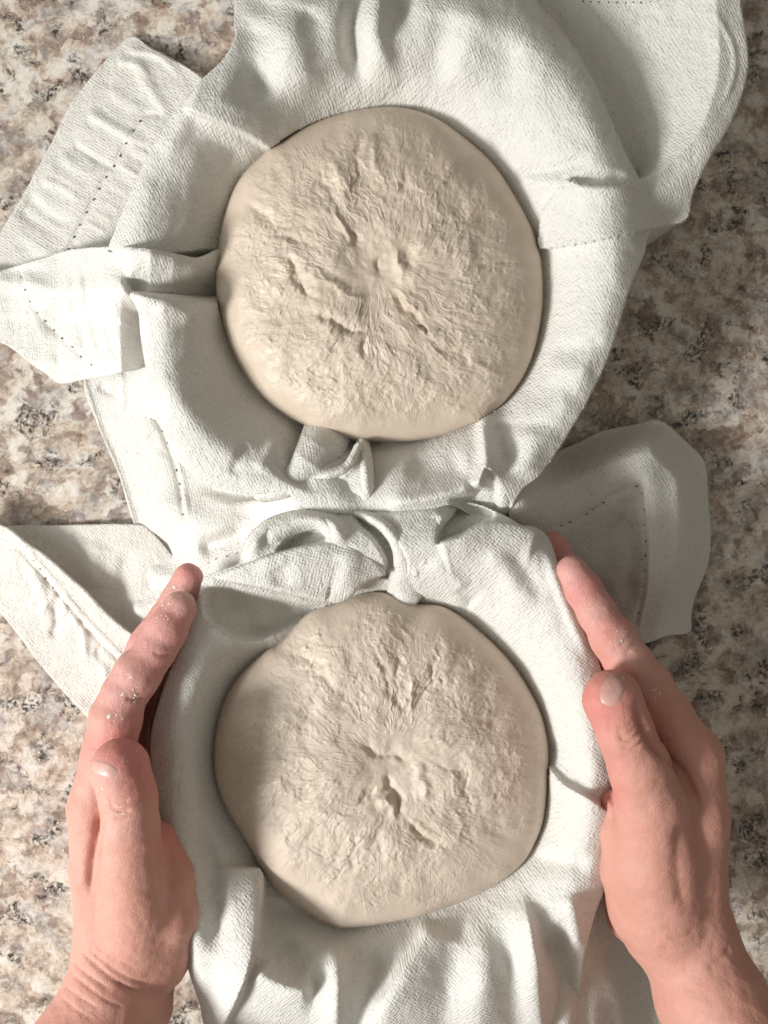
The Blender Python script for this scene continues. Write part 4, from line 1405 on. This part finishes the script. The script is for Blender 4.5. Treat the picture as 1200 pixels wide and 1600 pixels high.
def crumbs(parent, bvh, spots, seed=0):
    """dried dough stuck to the skin: small lumps pressed on the surface"""
    r = np.random.RandomState(seed)
    verts, faces = [], []
    for (cu, cv, spread, cnt, size) in spots:
        for _ in range(cnt):
            u = cu + r.normal() * spread; v = cv + r.normal() * spread
            loc, nor = cast(bvh, u, v)
            if loc is None:
                continue
            t1 = nor.orthogonal().normalized(); t2 = nor.cross(t1)
            s = size * (0.25 + 0.9 * r.rand() ** 2) * 1e-3
            e = 0.5 + 1.6 * r.rand() ** 2; a0 = r.rand() * 6.3
            base = len(verts)
            verts.append(loc + nor * s * 0.30)
            for ring, (k, hh) in enumerate(((0.6, 0.24), (1.0, -0.12))):
                for q in range(6):
                    a = a0 + q * math.pi / 3
                    rr = s * k * (0.5 + 0.9 * r.rand())
                    verts.append(loc + t1 * math.cos(a) * rr * e + t2 * math.sin(a) * rr + nor * s * hh)
            for q in range(6):
                q2 = (q + 1) % 6
                faces.append((base, base + 1 + q, base + 1 + q2))
                faces.append((base + 1 + q, base + 7 + q, base + 7 + q2, base + 1 + q2))
    o = link_mesh("dough_residue", [tuple(x) for x in verts], faces, M_CRUMB, parent)
    o["kind"] = "stuff"
    return o


# left hand: on edge, palm against the bowl, thumb on top
LEFT = [
    (3.0, [[(150, 1262, 86, 12.0), (168, 1180, 87, 11.2), (181, 1122, 88, 11.2), (193, 1088, 88, 9.9), (214, 1054, 87, 10.3), (242, 1018, 85, 8.7), (260, 985, 83, 8.9), (281, 950, 81, 7.6)]]),      # index
    (2.5, [[(165, 1270, 66, 12.0), (188, 1100, 66, 10.0), (232, 1010, 65, 9.0), (278, 938, 64, 7.6), (294, 903, 64, 6.8)]]),      # middle
    (2.5, [[(182, 1290, 47, 11.5), (205, 1110, 47, 9.5), (245, 1015, 46, 8.5), (292, 925, 46, 7.2)]]),                            # ring
    (2.5, [[(198, 1310, 29, 10.5), (222, 1160, 29, 8.5), (252, 1075, 29, 7.5), (282, 1010, 29, 6.5)]]),                          # little
    (7.0, [[(150, 1262, 86, 12.0), (156, 1360, 82, 13.0), (176, 1470, 74, 16.5)],                                                 # palm
           [(165, 1270, 66, 12.0), (180, 1380, 64, 14.5), (195, 1480, 64, 17)],
           [(182, 1290, 47, 11.5), (200, 1390, 50, 14.5), (210, 1490, 55, 17)],
           [(198, 1310, 29, 10.5), (225, 1400, 38, 14), (225, 1490, 50, 16)],
           [(185, 1490, 74, 19), (165, 1570, 80, 21), (120, 1660, 90, 24.5), (60, 1790, 104, 28)],
           [(218, 1490, 60, 18), (198, 1570, 66, 20.5), (150, 1670, 76, 24), (90, 1790, 90, 27)]]),
    (3.0, [[(246, 1312, 82, 8.5), (260, 1370, 80, 12.0), (264, 1430, 78, 13.0), (240, 1492, 70, 17)]]),                          # heel of the palm
    (5.0, [[(188, 1201, 108, 12.6), (200, 1246, 106, 11.9), (203, 1290, 103, 12.2), (206, 1345, 96, 13.6), (214, 1415, 84, 16.5), (212, 1485, 74, 18.5)]]),  # thumb
]
GROOVE_L = [
    ([(158, 1262), (153, 1300), (145, 1340), (139, 1400)], -2.6, 7),
    ([(168, 1256), (184, 1268), (206, 1266)], -1.1, 3.0), ([(164, 1246), (182, 1254), (204, 1250)], -0.8, 2.6),
    ([(178, 1277), (190, 1281), (202, 1278)], -0.5, 2.6),
    ([(238, 1019), (252, 1024), (270, 1022)], -0.9, 3.0), ([(195, 1090), (212, 1094), (228, 1090)], -0.9, 3.0),
    ([(252, 1300), (248, 1340), (254, 1390)], -1.2, 6),
    ([(118, 1478), (150, 1508), (185, 1535), (225, 1556)], -0.9, 3.2), ([(130, 1475), (165, 1505), (205, 1530), (245, 1540)], -0.8, 2.6),
    ([(110, 1500), (140, 1525), (175, 1548)], -0.6, 2.4), ([(105, 1515), (135, 1540), (165, 1562), (200, 1578)], -0.5, 2.4),
    ([(95, 1535), (125, 1558), (160, 1580)], -0.45, 2.2), ([(90, 1555), (120, 1578), (150, 1598)], -0.4, 2.2),
    ([(140, 1470), (175, 1495), (220, 1518)], -0.45, 2.4),
]
TIP_L = [(190, 1175, 55, 0.9), (215, 1210, 45, 0.8), (294, 895, 40, 0.95), (270, 965, 45, 0.75), (230, 1040, 60, 0.6), (215, 1130, 50, 0.7), (270, 1310, 40, 0.6), (250, 1000, 70, 0.85), (205, 1085, 55, 0.75)]
DUST_L = [(285, 930, 60, 1.0), (245, 1000, 60, 1.0), (200, 1075, 60, 1.0), (170, 1220, 50, 0.5), (190, 1290, 50, .35)]
hand_l, bv = hand("hand", "flour-dusted hand with pale nail edge showing on thumb, wrist deeply creased", LEFT, TIP_L, DUST_L, GROOVE_L)
nail(hand_l, bv, (163, 1202), 22, 12, 0.36, M_NAIL2, 0.0003)
crumbs(hand_l, bv, [(270, 915, 10, 16, 0.9), (265, 945, 9, 14, 0.8), (200, 1088, 10, 10, 1.0), (262, 965, 14, 12, 0.6), (178, 1120, 6, 6, 0.8),
                    (160, 1225, 8, 5, 0.6), (185, 1262, 10, 6, 0.6), (225, 1290, 20, 3, 0.5), (225, 1080, 15, 6, 0.5)], 3)

RIGHT = [
    (3.0, [[(1082, 1185, 86, 13.2), (1040, 1120, 87, 11.8), (1012, 1078, 88, 11.4), (984, 1038, 88, 10.2), (958, 998, 86, 9.8), (933, 958, 84, 8.4), (912, 922, 82, 8.2), (894, 892, 80, 7.0)]]),
    (2.5, [[(1066, 1190, 66, 12.0), (972, 1040, 66, 9.6), (915, 950, 63, 8.2), (864, 851, 60, 6.4)]]),
    (2.5, [[(1050, 1200, 47, 11.5), (962, 1060, 47, 9), (912, 970, 46, 8), (872, 880, 45, 6.6)]]),
    (2.5, [[(1034, 1220, 29, 10), (962, 1105, 29, 8), (925, 1035, 29, 7), (895, 975, 29, 6)]]),
    (8.0, [[(1082, 1185, 86, 13.2), (1087, 1280, 82, 14.5), (1080, 1380, 76, 15.5), (1085, 1470, 74, 17)],
           [(1066, 1190, 66, 12.0), (1068, 1300, 64, 15), (1066, 1400, 64, 16.5), (1075, 1480, 64, 17.5)],
           [(1050, 1200, 47, 11.5), (1040, 1320, 50, 14.5), (1046, 1440, 56, 17)],
           [(1034, 1220, 29, 10), (1018, 1340, 38, 14), (1038, 1460, 52, 16)],
           [(1000, 1330, 76, 14), (1010, 1400, 72, 16), (1030, 1450, 66, 17.5)],
           [(1092, 1480, 75, 18), (1120, 1560, 82, 22), (1165, 1650, 92, 25), (1230, 1790, 106, 29)],
           [(1066, 1480, 62, 17), (1092, 1560, 68, 20), (1140, 1660, 78, 24), (1200, 1790, 92, 28)]]),
    (3.0, [[(962, 1256, 78, 6.5), (970, 1300, 78, 9.5), (986, 1360, 76, 13.5), (1005, 1420, 70, 16)], [(975, 1390, 50, 11), (990, 1430, 50, 13)]]),
    (5.0, [[(957, 1093, 108, 12.6), (976, 1142, 107, 11.8), (1000, 1200, 103, 13.2), (1018, 1262, 96, 15.5), (1026, 1340, 86, 19), (1042, 1430, 76, 19.5), (1068, 1480, 72, 19)]]),
]
GROOVE_R = [
    ([(992, 1085), (1003, 1130), (1024, 1168), (1066, 1208), (1102, 1275)], -2.4, 6),
    ([(1000, 1120), (1018, 1160), (1045, 1190)], -1.2, 7),
    ([(962, 1150), (985, 1158), (1004, 1140)], -1.1, 3.0), ([(960, 1142), (980, 1147), (998, 1130)], -0.8, 2.6),
    ([(968, 1166), (992, 1169), (1010, 1150)], -0.8, 2.6), ([(962, 1134), (978, 1138), (990, 1126)], -0.5, 2.4),
    ([(942, 1232), (955, 1248), (968, 1272), (985, 1290)], -1.2, 4),
    ([(1020, 1155), (1035, 1158), (1050, 1154)], -0.6, 3),
    ([(1070, 1460), (1095, 1450), (1115, 1420), (1120, 1390)], -0.5, 9),
    ([(1103, 1516), (1125, 1500), (1145, 1478)], -0.9, 6), ([(1092, 1482), (1104, 1464), (1112, 1446)], -0.6, 6),
    ([(1040, 1465), (1065, 1466), (1090, 1452)], -0.5, 3), ([(1030, 1480), (1060, 1482), (1085, 1472)], -0.4, 2.6),
    ([(975, 1025), (990, 1008), (1000, 1002)], -0.5, 3), ([(968, 1010), (980, 998), (990, 992)], -0.4, 2.5),
    ([(1075, 1270), (1062, 1320), (1062, 1380), (1075, 1430)], -1.6, 14),
]
TIP_R = [(940, 1085, 55, 0.75), (868, 845, 45, 1.0), (890, 890, 45, 0.75), (915, 960, 35, 0.4), (950, 1240, 30, 0.7), (1000, 1110, 60, .35), (945, 1200, 40, .4), (905, 915, 55, .85), (945, 985, 50, .55), (940, 1110, 45, .8)]
DUST_R = [(893, 890, 45, 1.0), (930, 950, 45, .7), (985, 1005, 35, .8), (865, 840, 30, 1.0), (1010, 1050, 50, .4)]
hand_r, bv = hand("hand", "hand with clean rounded thumbnail carrying a dough crumb, smooth wrist", RIGHT, TIP_R, DUST_R, GROOVE_R)
nail(hand_r, bv, (957, 1079), 19, 27, 0.40, M_NAIL, 0.0003)
crumbs(hand_r, bv, [(972, 1062, 2, 4, 1.1), (905, 872, 7, 6, 0.6), (968, 992, 8, 8, 0.6), (980, 985, 6, 4, .5), (1032, 1080, 6, 8, 0.45), (940, 1042, 5, 3, .6), (870, 840, 8, 5, .6), (985, 1000, 12, 6, .5)], 5)

# ------------------------------------------------------------------ loose flour on the counter
r = np.random.RandomState(9)
verts, faces = [], []
for (cu, cv, su, sv, cnt, sz) in ((1150, 480, 40, 60, 240, .35), (1070, 560, 60, 60, 150, .3), (1100, 330, 40, 40, 90, .3), (60, 1330, 50, 120, 160, .3),
                                  (40, 1180, 40, 60, 100, .3), (1160, 1000, 40, 200, 120, .28), (120, 60, 80, 40, 60, .28), (960, 700, 60, 30, 60, .3)):
    for _ in range(cnt):
        u = cu + r.normal() * su; v = cv + r.normal() * sv
        s_ = sz * (0.4 + r.rand() ** 2 * 1.5) * 1e-3
        x, y, _z = to_world(u, v, 0)
        b0 = len(verts); a0 = r.rand() * 6
        verts.append((x, y, s_ * 0.8))
        for q in range(5):
            a = a0 + q * 1.2566
            k = s_ * (0.7 + 0.6 * r.rand())
            verts.append((x + k * math.cos(a), y + k * math.sin(a), 0.0002))
        for q in range(5):
            faces.append((b0, b0 + 1 + q, b0 + 1 + (q + 1) % 5))
tag(link_mesh("flour", verts, faces, M_CRUMB), "specks of white flour scattered on the granite", "flour", None, "stuff")
